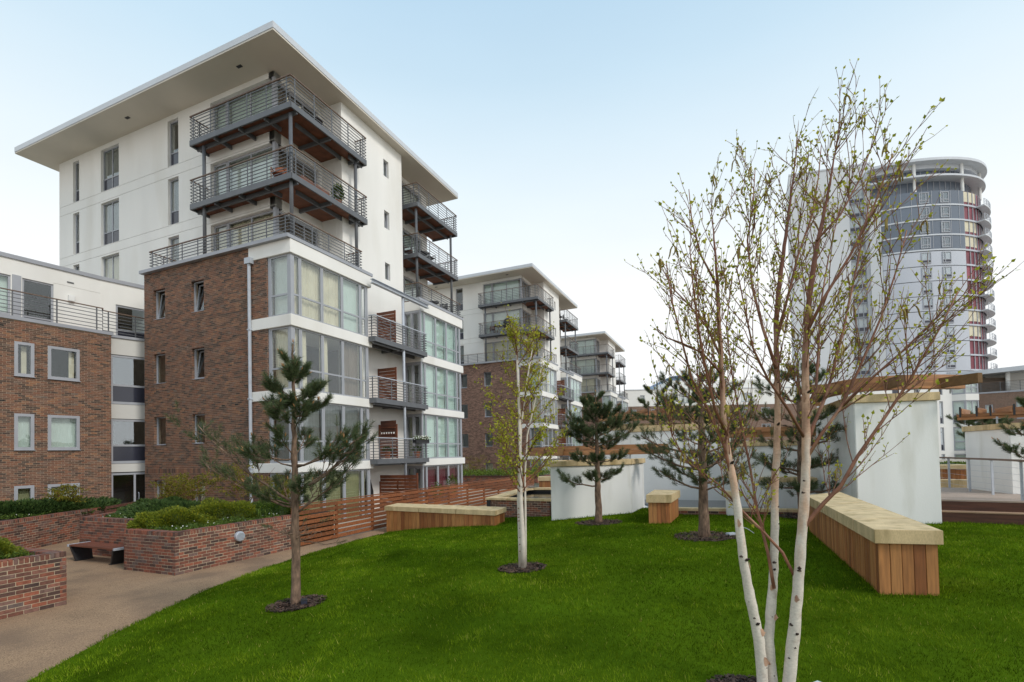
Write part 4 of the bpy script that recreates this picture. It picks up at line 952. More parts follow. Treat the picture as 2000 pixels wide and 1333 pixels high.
    # beyond the deck
    clad_block('garden_bench', 'timber bench with stone top beyond the deck railing', 'bench', [(15.2,18.0),(16.9,17.1),(17.3,17.9),(15.6,18.9)], 1.95, .14, .12, bg, zb=1.0)
    K_ = empty('stone_kerb', (0,0,0), 0, 'long pale stone kerb in front of the far bench on the deck', 'kerb')
    for a, b in (((13.9,17.2),(15.2,16.7)),((15.2,16.7),(16.4,16.0)),((16.4,16.0),(17.2,14.9))):
        a = Vector(a); b = Vector(b); nn = Vector((-(b-a).y,(b-a).x)).normalized()*.4
        MB().prism([tuple(a),tuple(b-(b-a)*.003),tuple(b+nn-(b-a)*.003),tuple(a+nn)], 1.0, 1.50).build('kerb_stone', [M['stone']], K_, bevel=.01)
    MB().prism([(11,15),(24,10),(60,40),(20,60),(13,30)], .4, 1.24).build('terrace_paving', [M['paving']], kind='structure')
    he = empty('hedge', (20.5,22.5,1.24), .35, 'long clipped light green hedge beyond the deck', 'hedge')
    rs = np.random.RandomState(4); n = 9000; P_ = np.stack([rs.uniform(-3.6,4,n), rs.uniform(-.7,.7,n), np.zeros(n)], 1); P_[:,2] = .62*np.sqrt(np.clip(1-(P_[:,1]/.78)**4,0,1))*(.9+.1*np.sin(P_[:,0]*3))+rs.uniform(-.12,.04,n)
    leaf_cloud('foliage', P_, np.tile([0,-.3,.8],(n,1)), .10, 'hedge', 5, he, None, .7)
    MB().box(-3.5,3.9,-.6,.6,0,.5).build('twigs', [M['shrub']], he)
# ---------------------------------------------------------------- low brick block on the left
def low_block():
    yaw = math.radians(29.5); q = Vector((-18.475, 21.63, 0))
    rz = PI/2 - yaw
    T = empty('low_apartment_building', q, rz, 'low dark brick block with grey framed windows and a set back white top floor', 'apartment block')
    R = random.Random(3)
    # local x runs along the wall away from the camera, outer face at y=0
    W1, W2 = (-2.08,-1.48), (-1.06,.0)
    rows = [(.85,1.88),(3.29,4.67),(6.18,7.53)]
    extra = [(-7.2,-6.2),(-5.2,-3.9)]
    rows = [snap((0,0,c,d), -.1)[2:] for c,d in rows]
    hs = [(a,b,c,d) for a,b in [W1,W2]+extra for c,d in rows]
    vents = [(.55,.80,7.85,7.92),(.52,.77,4.98,5.05),(-2.6,-2.35,5.13,5.2),(-2.6,-2.38,8.05,8.12)]
    vents = [(a, b, -.1+.075*round((c+.1)/.075), -.1+.075*round((c+.1)/.075)+.065) for a, b, c, d in vents]
    mb = MB(); wall_f(mb, -12, 1.14, -.4, 8.40, 0, .3, hs); bw = mb.build('brick_wall', [M['mortar']], T)
    bb = MB(); bricks_f(bb, -3.2, 1.14, -.1, 8.40, 0, hs+vents, R)
    for v in vents: MB().box(v[0], v[1], -.004, -.0005, v[2], v[3]).build('air_brick', [M['black']], bw)
    for i in range(113):                                          # return at the end of the brick
        bb.rv = R.random(); z = -.1+i*.075; bb.box(1.14, 1.152, .002, .1 if i % 2 else .21, z, z+.065); bb.rv = R.random()
        if i % 2: bb.box(1.14, 1.152, .11, .32, z, z+.065)
    bb.build('bricks', [M['brick']], bw, kind='stuff')
    bb = MB(); bricks_f(bb, -12, -3.2, -.1, 8.40, 0, hs, R); bb.build('bricks', [M['brick']], bw, kind='stuff')
    i = 0
    for a, b in [W1, W2]+extra:
        for c, d in rows:
            cur = {(0,0):'olive',(0,1):'pale',(0,2):None,(1,0):'blind',(1,1):'pale',(1,2):None}.get(((a,b) == W2 and 1 or 0, i % 3)); i += 1
            window(T, b-a, d-c, (a, -.025, c), fw=.11, dep=.10, curtain=cur)
            if (a,b) == W2 and c > 6: MB().box(-.28, -.10, .25, .28, c+.1, d-.12).build('curtain', [M['cream']], T)
            if (a,b) == W1 and c > 6: MB().box(a+.28, a+.44, .25, .28, c+.1, d-.12).build('curtain', [M['cream']], T)
    MB().box(-12, 1.22, -.06, .34, 8.40, 8.54).build('coping', [M['coping']], T)
    # pale window strip beside the big block
    y = .35
    ra = -math.radians(11); sx, sy = 1.16, .35
    def sl(u, w_=0.0): return (sx+u*math.cos(ra)-w_*math.sin(ra), sy+u*math.sin(ra)+w_*math.cos(ra))
    for c, d in ((7.62,8.38),(4.68,5.36),(2.24,2.64)): MB().box(0, 2.2, 0, .25, c, d).build('cladding_panel', [M['panel']], T, (sx,sy,0), (0,0,ra), bevel=.006)
    for c, h, tr in ((5.38,2.22,.84),(2.66,2.0,.80)):
        window(T, 1.40, h, (*sl(.10,.03), c), ra, trans=(tr,), spandrel=True, fw=.09, dep=.09, curtain=None, glass='coated')
    window(T, 1.40, 2.2, (*sl(.10,.03), 0.0), ra, mull=(.9,), fw=.09, dep=.09, name='entrance_door')
    q = sl(1.12); MB().tube([(q[0],q[1],.95),(q[0],q[1]-.07,.98),(q[0],q[1]-.07,1.25),(q[0],q[1],1.28)], .014, 8).build('door_handle', [M['graymetal']], T)
    for u0, u1 in ((-.02,.10),(1.50,2.2)): MB().box(u0, u1, .002, .2, -.1, 8.39).build('strip_frame', [M['frame']], T, (sx,sy,0), (0,0,ra))
    MB().box(0, 2.2, -.06, .3, 8.385, 8.50).build('coping', [M['coping']], T, (sx,sy,0), (0,0,ra))
    MB().box(-3.0, 4.1, 1.2, 1.25, -.1, 8.3).build('room_wall', [M['black']], T)
    # white top floor, set back, kinked
    A = (1.33, 1.5); B = (4.3, 1.18)
    hs = [(-3.4,-1.76,8.6,10.55),(-1.40,-.37,8.6,10.55)]
    mb = MB(); wall_f(mb, -12, 1.33, 8.3, 11.26, 1.5, .3, hs + [(-.37,1.33,10.61,10.625)]); mb.box(-.4,1.32,1.52,1.7,10.6,10.63)
    mb.build('white_wall', [M['render']], T)
    window(T, 1.64, 1.95, (-3.4,1.55,8.6), trans=(.33,), fw=.07, curtain='pale'); window(T, 1.03, 1.95, (-1.40,1.55,8.6), trans=(.36,), spandrel=True, fw=.07, curtain=None)
    MB().box(-1.72,-1.44,1.46,1.5,8.6,10.6).build('cladding_panel', [M['frame']], T)
    d = Vector((B[0]-A[0], B[1]-A[1], 0)); L = d.length; ang = math.atan2(d.y, d.x)
    S = link('white_wall', (lambda mb: (wall_f(mb, 0, L, 8.3, 11.26, 0, .3, [(.60,2.1,8.55,10.24)]), mb)[1])(MB()).mesh('white_wall', [M['render']]), T, (A[0],A[1],0), (0,0,ang))
    window(T, 1.5, 1.69, (A[0]+.60*math.cos(ang)-.05*math.sin(ang), A[1]+.60*math.sin(ang)+.05*math.cos(ang), 8.55), ang, trans=(.5,), spandrel=True, fw=.09, curtain=None)
    MB().path([(-12,1.62,11.34),(A[0],A[1]+.12,11.34),(B[0],B[1]+.12,11.34)], .36, .17).build('coping', [M['coping']], T)
    MB().box(-12,4.2,2.6,2.7,8.3,11.2).box(-12,4.2,1.8,2.6,8.2,8.35).build('room_wall', [M['black']], T)
    for x in (.22,): MB().box(x-.12, x+.12, 1.47, 1.5, 10.78, 10.83).build('air_vent', [M['steel']], T)
    v = MB(); v.box(.12,.34,1.36,1.5,9.95,10.22); vb = v.build('flue_box', [M['white']], T, bevel=.01)
    for k_ in range(3): MB().box(.30,.345,1.37,1.48,9.99+k_*.07,10.02+k_*.07).build('slot', [M['steel']], vb)
    r = MB().box(-12,1.1,.2,1.5,8.42,8.44).build('terrace_floor', [M['decking']], T)
    railing(r, [(-12,.06),(.86,.06),(1.0,.42),(3.6,.42)], 8.56, 9.56, 6, step=1.5)
# ---------------------------------------------------------------- buildings in the distance
def far_blocks():
    # block closing the courtyard
    T = empty('apartment_building', (19.9,88,0), math.radians(2), 'distant low brick block with a white top storey closing the courtyard', 'apartment block')
    hs = [(2.6,3.4,11.25,12.4),(5.6,7.4,10.75,12.6),(9.5,11.2,10.9,12.6),(15.5,17.5,10.9,12.5),(20.5,22.5,10.9,12.5)]
    mb = MB(); wall_f(mb, 0, 34, 10.45, 13.3, 0, .3, hs); mb.box(0,34,.3,8,10.45,13.25); w_ = mb.build('white_wall', [M['render']], T)
    for a,b,c,d in hs: window(T, b-a, d-c, (a,.02,c), mull=(() if b-a < 1 else ((b-a)/2,)), fw=.10, dep=.2)
    h2 = []
    for x in (.3,3.2,4.5,6.1,9.8,13,17,20,24): 
        for z in (8.1,5.2,2.3): h2.append((x, x+(.6 if x in (4.5,) else 1.6 if x not in (3.2,) else .8), z+(.45 if x in (3.2,4.5) else 0), z+1.8))
    mb = MB(); wall_f(mb, 0, 34, -.4, 10.42, -.02, .3, h2); mb.box(0,34,.3,8,-.4,10.4); mb.build('brick_wall', [M['brickfar']], T)
    for a,b,c,d in h2: window(T, b-a, d-c, (a,.0,c), mull=(() if b-a < 1 else ((b-a)/2,)), fw=.09, dep=.2, curtain='blind')
    MB().box(-.1,34.1,-.1,.3,13.3,13.42).build('coping', [M['fascia']], T)
    mb = MB(); mb.box(8,30,1,8,13.25,15.0); mb.build('roof_storey', [M['render']], T)
    # blue barrel roof behind
    B = empty('barrel_roof_hall', (32.5,112,0), 0, 'blue barrel shaped metal roof rising behind the brick block', 'building')
    mb = MB(); mb.box(0,9,0,14,0,15.4); mb.build('wall', [M['tower']], B)
    k_ = 12
    for i in range(k_):
        t0, t1 = PI*i/k_, PI*(i+1)/k_; p = lambda t: (4.5-4.9*math.cos(t), 15.0+4.2*math.sin(t))
        (xa,za),(xb,zb) = p(t0),p(t1); q = MB(); q.v = [(xa,-.3,za),(xb,-.3,zb),(xb,14,zb),(xa,14,za),(xa*.985+.07,-.3,za-.2),(xb*.985+.07,-.3,zb-.2),(xb*.985+.07,14,zb-.2),(xa*.985+.07,14,za-.2)]
        for f in ((0,1,2,3),(7,6,5,4),(0,4,5,1),(3,2,6,7),(0,3,7,4),(1,5,6,2)): q.face(list(f))
        q.build('roof_sheet', [M['bluemetal']], B)
    mb = MB(); mb.v = [(4.5,-.1,14.9)]+[(4.5-4.7*math.cos(PI*i/k_), -.1, 15.0+4.0*math.sin(PI*i/k_)) for i in range(k_+1)]
    for i in range(k_): mb.face([0,i+2,i+1])
    mb.build('gable', [M['bluemetal']], B)
    # white and brick block with a canopy roof on the right
    G = empty('apartment_building', (48.1,57,0), math.radians(-2), 'white and brown brick block with a flat canopy roof below the tower', 'apartment block')
    hs = [(-.05+.0,.55,4.2,6.2),(.0,.6,1.4,3.4),(0,.6,7.0,9.0)]
    Ff = [(-.9,1.6),(1.98,4.6),(5.0,7.55),(8.28,10.2)]
    mb = MB(); wall_f(mb, -9, 1.56, -.5, 10.2, 0, .3, [(a,b,c,d) for a,b in ((.15,.55),(-2.6,-2.0),(-5,-4.2)) for c,d in Ff]); mb.build('white_wall', [M['render']], G)
    for a,b in ((.15,.55),(-2.6,-2.0),(-5,-4.2)):
        for c,d in Ff: window(G, b-a, d-c, (a,.06,c), trans=(.7,), spandrel=True, fw=.08)
    poly = [(1.56,0),(2.45,-.75),(4.05,-.55),(4.6,.3)]
    for c,d in ((-.5,-.9+.0),(1.6,1.98),(4.6,5.0),(7.55,8.28)):
        if d > c: MB().prism(poly+[(4.6,3),(1.56,3)], c, d).build('render_band', [M['render']], G)
    for c,d in Ff:
        for (p,q_) in zip(poly, poly[1:]):
            dd = Vector((q_[0]-p[0],q_[1]-p[1],0)); window(G, dd.length-.02, d-c, (p[0],p[1]+.05,c), math.atan2(dd.y,dd.x), trans=((d-c)*.38,), mull=((dd.length/2,) if dd.length > 1.3 else ()), fw=.12, spandrel=(c > 4 and c < 6), curtain='blind' if c > 6 else 'pale')
    MB().box(1.6,10,1.2,1.3,-.5,10.2).build('room_wall', [M['inner']], G)
    # brick part, turned towards the courtyard
    a0 = (4.4,-.1); d = Vector((7.0,-4.4,0)); L = d.length+8; ang = math.atan2(d.y,d.x)
    g0 = Matrix.Translation((48.1,57,0)) @ Matrix.Rotation(math.radians(-2), 4, 'Z') @ Vector((a0[0],a0[1],0))
    bw = empty('apartment_building', g0, ang+math.radians(-2), 'brown brick wing with a roof terrace under a pale canopy roof', 'apartment block')
    hs = [(.5,1.15,5.2,7.0),(3.0,3.8,5.3,7.2),(4.1,4.6,5.3,7.2),(5.4,7.4,5.2,7.5),(.5,1.15,2.0,4.0),(3.0,3.8,2.1,4.1),(5.4,7.4,2.0,4.3)]
    mb = MB(); wall_f(mb, 0, L, -.5, 8.25, 0, .3, hs); mb.build('brick_wall', [M['brickfar']], bw)
    for a,b,c,d_ in hs: window(bw, b-a, d_-c, (a,.05,c), mull=(((b-a)/2,) if b-a > 1.5 else ()), fw=.12, curtain='pale')
    MB().box(0,L,-.08,.35,8.25,8.42).build('coping', [M['coping']], bw)
    MB().box(.2,L,.5,4,7.9,8.3).build('floor_slab', [M['inner']], bw)
    railing(bw, [(0,.05),(L,.05)], 8.44, 9.5, 6, step=1.6)
    mb = MB(); mb.box(1.2, 2.8, 3.6, 3.9, 8.3, 10.9); mb.box(2.8, L, 2.6, 2.9, 8.3, 11.0); mb.box(2.8,3.1,2.9,3.9,8.3,11); mb.build('penthouse_wall', [M['render']], bw)
    MB().tube([(2.6,.9,8.3),(2.6,.9,10.9)], .20, 12).build('column', [M['white']], bw, smooth=True)
    window(bw, 1.2, 2.3, (-.1,3.0,8.35), mull=(.6,), fw=.09, curtain='cream')
    mb = MB(); n0 = (-2.9,-.9); mb.v = [(-3.2,.2,10.35),(L,-1.2,10.9),(L,7,10.9),(-3.2,7,10.35),(-3.2,.2,10.8),(L,-1.2,11.45),(L,7,11.6),(-3.2,7,10.9)]
    for f in ((0,3,2,1),(4,5,6,7),(0,1,5,4),(1,2,6,5),(2,3,7,6),(3,0,4,7)): mb.face(list(f))
    mb.build('canopy_roof', [M['fascia']], bw)
    bl = MB().box(2.2,4.6,-1.8,-.6,1.35,1.6).build('balcony', [M['steel']], G); railing(bl, [(2.2,-.6),(2.2,-1.8),(4.6,-1.8),(4.6,-.6)], 1.6, 2.6, 5)
    # patio fences in front of it
    for (x0,x1,y) in ((47.5,49.2,52.0),(50.2,56.5,51.5)):
        F = empty('slatted_fence', (x0,y,1.0), math.radians(-2), 'dark brown slatted patio fence below the %s of the white and brick block' % ('white wall' if x0 < 50 else 'balcony'), 'fence')
        for k_ in range(8): MB().box(0,x1-x0,0,.03,.0+k_*.18,.15+k_*.18).build('slat', [M['screen']], F)
        for t in (0,.33,.66,1): MB().box((x1-x0)*t-.04,(x1-x0)*t+.04,.03,.1,-1.4,1.45).build('post', [M['screen']], F)
def tower():
    T = empty('tower_block', (58.2,103,0), 0, 'tall white and grey residential tower with a curved balcony end', 'tower')
    def Lc(X, Y): return (X-58.2, Y-103)
    a, b = Lc(58.2,103), Lc(72.0,99.2); d = Vector((b[0]-a[0], b[1]-a[1], 0)); L = d.length; ang = math.atan2(d.y,d.x)
    S = link('white_slab', (lambda m_: (wall_f(m_, 0, L, 0, 58.6, 0, .5, [(10.6,13.3,2,55.5)]), m_.prism([(0,.5),(L,.5),(L+3,9),(1.75,9.6)],0,58.4), m_)[2])(MB()).mesh('white_slab', [M['slab']]), T, (0,0,0), (0,0,ang))
    MB().prism([(-.1,-.12),(L+.1,-.12),(L+3,9.2),(1.7,9.7)],58.6,58.9).build('parapet', [M['fascia']], S)
    for i in range(19):
        z = 2.4+i*2.87
        if z+2.7 > 55.5: break
        window(T, 2.68, 2.75, (10.61*math.cos(ang)-.22*math.sin(ang), 10.61*math.sin(ang)+.22*math.cos(ang), z), ang, mull=(1.0,1.9), trans=(.9,), fw=.14, dep=.12, spandrel=True)
    # curved part
    arc = [(71.0,98.4),(75.5,96.3),(80.5,95.3),(85.5,95.3),(90.0,96.4),(93.5,98.7),(95.8,101.6),(96.6,105.0),(95.8,109)]
    P = [Lc(*p) for p in arc]
    def cat(P, n=6):
        q = [Vector((*p,0)) for p in P]; q = [q[0]*2-q[1]]+q+[q[-1]*2-q[-2]]; S_ = []
        for i in range(1,len(q)-2):
            for t in range(n):
                t /= n; p0,p1,p2,p3 = q[i-1:i+3]; S_.append(.5*((2*p1)+(-p0+p2)*t+(2*p0-5*p1+4*p2-p3)*t*t+(-p0+3*p1-3*p2+p3)*t**3))
        return S_+[q[-2]]
    Cv = cat(P); s = [0]
    for p, q in zip(Cv, Cv[1:]): s.append(s[-1]+(q-p).length)
    def pos(t):
        for i in range(len(Cv)-1):
            if t <= s[i+1] or i == len(Cv)-2:
                f = (t-s[i])/(s[i+1]-s[i]); return Cv[i].lerp(Cv[i+1], f), math.atan2(Cv[i+1].y-Cv[i].y, Cv[i+1].x-Cv[i].x)
    tot = s[-1]
    def ring(off, z0, z1, t0=0, t1=None, depth=3.0, mat='tower', name='facade_band'):
        t1 = t1 or tot; n = 36; O = []; I = []
        for i in range(n+1):
            p, a_ = pos(t0+(t1-t0)*i/n); nn = Vector((math.sin(a_), -math.cos(a_), 0)); O.append(p+nn*off); I.append(p-nn*depth)
        mb = MB()
        for o, q in zip(O, I): mb.v += [(o.x,o.y,z0),(o.x,o.y,z1),(q.x,q.y,z1),(q.x,q.y,z0)]
        for i in range(n):
            for k_ in range(4): k2 = (k_+1)%4; mb.face([4*i+k2,4*i+k_,4*i+4+k_,4*i+4+k2])
        mb.face([0,1,2,3]); mb.face([4*n+3,4*n+2,4*n+1,4*n]); return mb.build(name, [M[mat]], T)
    H0 = 2.2; st = 2.87; px_ = lambda t: 1000+989*(pos(t)[0].x+58.2)/(pos(t)[0].y+103); tt = list(np.linspace(0, tot, 400))
    tb = next(t for t in tt if px_(t) > 1902); tB = next(t for t in tt if px_(t) > 1926); t0_ = next(t for t in tt if px_(t) > 1737)   # start of the red glazed bay and of the balconies
    for i in range(19):
        z = H0+i*st; dark = i >= 13 and i < 17; pent = i >= 17
        if pent: 
            ring(-1.5, z, z+st-.32, mat='towerdark', name='glazed_storey'); ring(.7 if i == 17 else 1.0, z+st-.34, z+st+(.15 if i == 18 else 0), depth=6, mat='fascia', name='roof_ring' if i == 18 else 'floor_slab')
            for t in (.22,.48,.70): p, a_ = pos(tot*t); MB().tube([(p.x,p.y+.3,z),(p.x,p.y+.3,z+st-.34)], .26, 8).build('column', [M['white']], T)
            for t in np.arange(.06,.9,.035): p, a_ = pos(tot*t); nn = Vector((math.sin(a_),-math.cos(a_),0)); MB().box(-.05,.05,-.08,.08,z,z+st-.34).build('mullion', [M['frame']], T, p-nn*1.5, (0,0,a_))
        elif dark:
            ring(0, z+.28, z+st, t0_, tb-.1, mat='towerdark', name='dark_panel_band'); ring(.10, z, z+.27, t0_, tb-.1, mat='fascia', name='floor_slab')
            for t in np.arange(1.6, tb-.3, 1.75):
                p, a_ = pos(t); nn = Vector((math.sin(a_),-math.cos(a_),0)); MB().box(-.04,.04,-.03,.03,z+.42,z+st).build('mullion', [M['frame']], T, p+nn*.02, (0,0,a_))
        else:
            ring(0, z, z+st-.14, t0_, tb-.1, mat='tower', name='panel_band'); ring(-.12, z+st-.14, z+st, t0_, tb-.1, mat='steel', name='shadow_joint')
        if not pent:
            for t, fl in ((9.0,0),(12.7,1)):
                p, a_ = pos(t); nn = Vector((math.sin(a_),-math.cos(a_),0)); c = p+nn*.10
                window(T, 1.7, 2.1, (c.x-.85*math.cos(a_), c.y-.85*math.sin(a_), z+.48), a_, mull=((1.15,) if not fl else (.55,)), trans=(.62,), fw=.13, dep=.14, spandrel=(not dark), gap=.02, curtain=('cream','inner','olive','blind')[(i*3+fl) % 4])
            R_ = random.Random(i)
            # red glazed bay and round-ended balcony
            ring(-.25, z+.30, z+st, tb, tot, mat='towerred', name='glazed_bay')
            for t in np.arange(tb+.05, tot-3, 1.25):
                p, a_ = pos(t); MB().box(-.07,.07,-.06,.06,z+.35,z+st).build('mullion', [M['frame']], T, p-Vector((math.sin(a_),-math.cos(a_),0))*.17, (0,0,a_))
            ring(0, z, z+.30, tb, tot, mat='tower', name='panel_band')
            if R_.random() < .45: ring(-.22, z+.9, z+st-.05, tb+.2, tb+3.6, depth=.5, mat='cream', name='blind')
            ring(1.25, z, z+.26, tB, tot, mat='fascia', name='balcony_slab')
            n_ = 14; pts = []
            for k_ in range(n_+1): p, a_ = pos(tB+(tot-tB)*k_/n_); q = p+Vector((math.sin(a_),-math.cos(a_),0))*1.2; pts.append(q)
            mb = MB()
            for h in (.5,.8,1.1,1.38): mb.path([(q.x,q.y,z+h) for q in pts], .06, .05)
            for q in pts: mb.bar((q.x,q.y,z+.3),(q.x,q.y,z+1.38), .06, .06)
            mb.build('railing', [M['graymetal']], T)
    ring(-.3, 0, H0, mat='tower', name='base'); ring(.05, H0, H0+17*st, 0, t0_-.05, mat='slab', name='white_strip')
    MB().prism([(p.x,p.y+.5) for p in Cv[::4]]+[(14,9)], 55.6, 56.8).build('roof', [M['fascia']], T)
# ---------------------------------------------------------------- trees
def needles(rs, tips, L=.085, per=70, shoot=.17, wdt=.0062):
    per = int(per*1.15); L *= .88
    """tips: list of (pos, dir); returns needle triangles along short shoots"""
    n = len(tips); P = np.array([t[0] for t in tips]); D = np.array([t[1] for t in tips]); D /= np.linalg.norm(D,axis=1)[:,None]
    P = np.repeat(P, per, 0); D = np.repeat(D, per, 0); m_ = len(P)
    along = rs.uniform(-.9, .12, m_)[:,None]*shoot
    r = rs.normal(0,1,(m_,3)); r -= D*np.sum(r*D,1)[:,None]; r /= np.linalg.norm(r,axis=1)[:,None]
    ang = rs.uniform(.45, 1.15, m_)[:,None]; d = D*np.cos(ang)+r*np.sin(ang)
    s = np.cross(d, rs.normal(0,1,(m_,3))); s /= np.linalg.norm(s,axis=1)[:,None]
    ln = (L*rs.uniform(.7,1.25,m_))[:,None]; B = P+D*along
    V = np.stack([B-s*wdt/2, B+s*wdt/2, B+d*ln+np.array([0,0,-.004])], 1)
    return V
def curve(p0, p1, sag=0.0, n=6, rng=None, wob=.0):
    p0 = Vector(p0); p1 = Vector(p1); o = []
    for i in range(n+1):
        t = i/n; q = p0.lerp(p1, t); q.z += -sag*4*t*(1-t)
        if rng and 0 < i < n: q += Vector((rng.uniform(-wob,wob), rng.uniform(-wob,wob), rng.uniform(-wob,wob)))
        o.append(q)
    return o
def pine(label, base, H, r0, whorls, seed, group='young pines on the lawn', lean=(0,0), sub=5, per=70, L=.085, leader=True, bare=()):
    """whorls: (height fraction, [(azimuth deg, length, rise)]); base on the ground"""
    R = random.Random(seed); rs = np.random.RandomState(seed); T = empty('pine_tree', base, 0, label, 'tree', group)
    top = Vector((lean[0], lean[1], H)); trunk = [Vector((lean[0]*t+R.uniform(-.012,.012)*(0<t<1), lean[1]*t+R.uniform(-.012,.012)*(0<t<1), H*t)) for t in np.linspace(0,1,26)]
    wh = [w_[0] for w_ in whorls]+list(bare); rad = []
    for i, t in enumerate(np.linspace(0,1,26)):
        k = r0*(1-t)**.85+.012; k *= 1+.22*max([0]+[math.exp(-((t-h)/.012)**2) for h in wh]); k *= 1+(.35*math.exp(-t/.02)); rad.append(k)
    trunk[0].z -= .1
    MB().tube(trunk, rad, 10).build('trunk', [M['barkpine']], T, smooth=True)
    def tp(t): f = min(.999,t)*25; i = int(f); return trunk[i].lerp(trunk[min(25,i+1)], f-i)
    tips = []
    for h, brs in whorls:
        for az, ln, rise in brs:
            hj = min(.97, max(.05, h+R.uniform(-.035,.035))); ln *= R.uniform(.82,1.12); rise *= R.uniform(.7,1.35)
            a = math.radians(az+R.uniform(-14,14)); p0 = tp(hj); d = Vector((math.cos(a), math.sin(a), 0)); p1 = p0+d*ln+Vector((0,0,rise))
            pts = curve(p0, p1, sag=ln*.07, n=7, rng=R, wob=.018*ln); rb = max(.008, r0*.33*(ln/1.2)*(1-h*.5))
            MB().tube(pts, [rb*(1-.72*i/7)+.003 for i in range(8)], 6).build('branch', [M['barkpine']], T, smooth=True)
            side = Vector((-d.y, d.x, 0)); tw = MB(); bl = (p1-p0).normalized()
            tips.append((tuple(p1), tuple(bl*.8+Vector((0,0,.5)))))
            sub_ = sub+4
            for k in range(sub_):
                t = .34+.64*(k+R.random()*.6)/sub_; f = t*7; i = int(f); q = pts[i].lerp(pts[min(7,i+1)], f-i)
                sg = 1 if k % 2 else -1; l2 = ln*R.uniform(.20,.44)*(1.25-t*.45)
                dd = (bl*.7+side*sg*R.uniform(.5,1.0)+Vector((0,0,R.uniform(-.25,.75)))).normalized(); e = q+dd*l2
                tw.tube([q, q.lerp(e,.5)+Vector((0,0,-.01)), e], [.007,.006,.004], 5)
                tips.append((tuple(e), tuple(dd+Vector((0,0,.45)))))
                if l2 > .12 or R.random() < .6:
                    for s3 in (1,-1,2):
                        d3 = (dd+Vector((R.uniform(-.7,.7),R.uniform(-.7,.7),R.uniform(.1,.6)))).normalized(); q3 = q.lerp(e, R.uniform(.45,.8)); e3 = q3+d3*l2*R.uniform(.4,.7)
                        tw.tube([q3,e3],[.005,.003],4); tips.append((tuple(e3), tuple(d3+Vector((0,0,.4)))))
            if tw.f: tw.build('twigs', [M['barkpine']], T)
    V = [needles(rs, tips, L, per)]
    if leader:
        ld = [(tuple(trunk[-1]-Vector((0,0,z))), (R.uniform(-.2,.2),R.uniform(-.2,.2),1)) for z in np.linspace(0,.55,6)]
        V.append(needles(rs, ld, L, per, shoot=.12))
    for h in bare:
        for k in range(6):
            a = R.uniform(0,2*PI); ln = R.uniform(.35,.85); p0 = tp(h); p1 = p0+Vector((math.cos(a)*ln, math.sin(a)*ln, R.uniform(-.05,.3)))
            pts = curve(p0,p1,ln*.06,5,R,.03); b_ = MB(); b_.tube(pts,[.012,.01,.008,.006,.005,.003],5)
            for s in range(4):
                q = pts[2+s % 3]; e = q+Vector((R.uniform(-.2,.2),R.uniform(-.2,.2),R.uniform(-.05,.15))); b_.tube([q,e],[.004,.002],4)
            b_.build('branch', [M['barkpine']], T)
            if R.random() < .6: V.append(needles(rs, [(tuple(p1),(math.cos(a),math.sin(a),.3))], L*.8, per))
    V = np.concatenate(V); np_mesh('crown', V, 3, M['needle'], np.clip(rs.normal(.5,.2,len(V)),0,1), T)
    cand = [t for t in tips if t[0][2] > H*.45 and R.random() < .07]+[(tuple(trunk[-1]),(0,0,1))]
    for p, d in cand:
        d = Vector(d).normalized(); p = Vector(p); MB().tube([p+d*.02, p+d*.05, p+d*.085], [.008,.011,.003], 6).build('candle', [M['candle']], T)
    return T
def blades(rs, P, D, size, aspect=.55, sd=.5):
    n = len(P); d = D+rs.normal(0,sd,(n,3)); d /= np.linalg.norm(d,axis=1)[:,None]
    s = np.cross(d, rs.normal(0,1,(n,3))); s /= np.linalg.norm(s,axis=1)[:,None]; up = np.cross(s,d); L = (size*rs.uniform(.55,1.25,n))[:,None]
    return np.stack([P, P+d*L*.38+s*L*aspect*.5+up*L*.06, P+d*L, P+d*L*.38-s*L*aspect*.5+up*L*.06],1)
def grow(R, p, d, ln, r, up=.25, wob=.10, n=7):
    pts = [Vector(p)]; d = Vector(d).normalized()
    for i in range(n):
        d = (d+Vector((R.uniform(-wob,wob),R.uniform(-wob,wob),up/n+R.uniform(-wob,wob)*.3))).normalized(); pts.append(pts[-1]+d*ln/n)
    return pts, [r*(1-.80*i/n)+.0012 for i in range(n+1)]
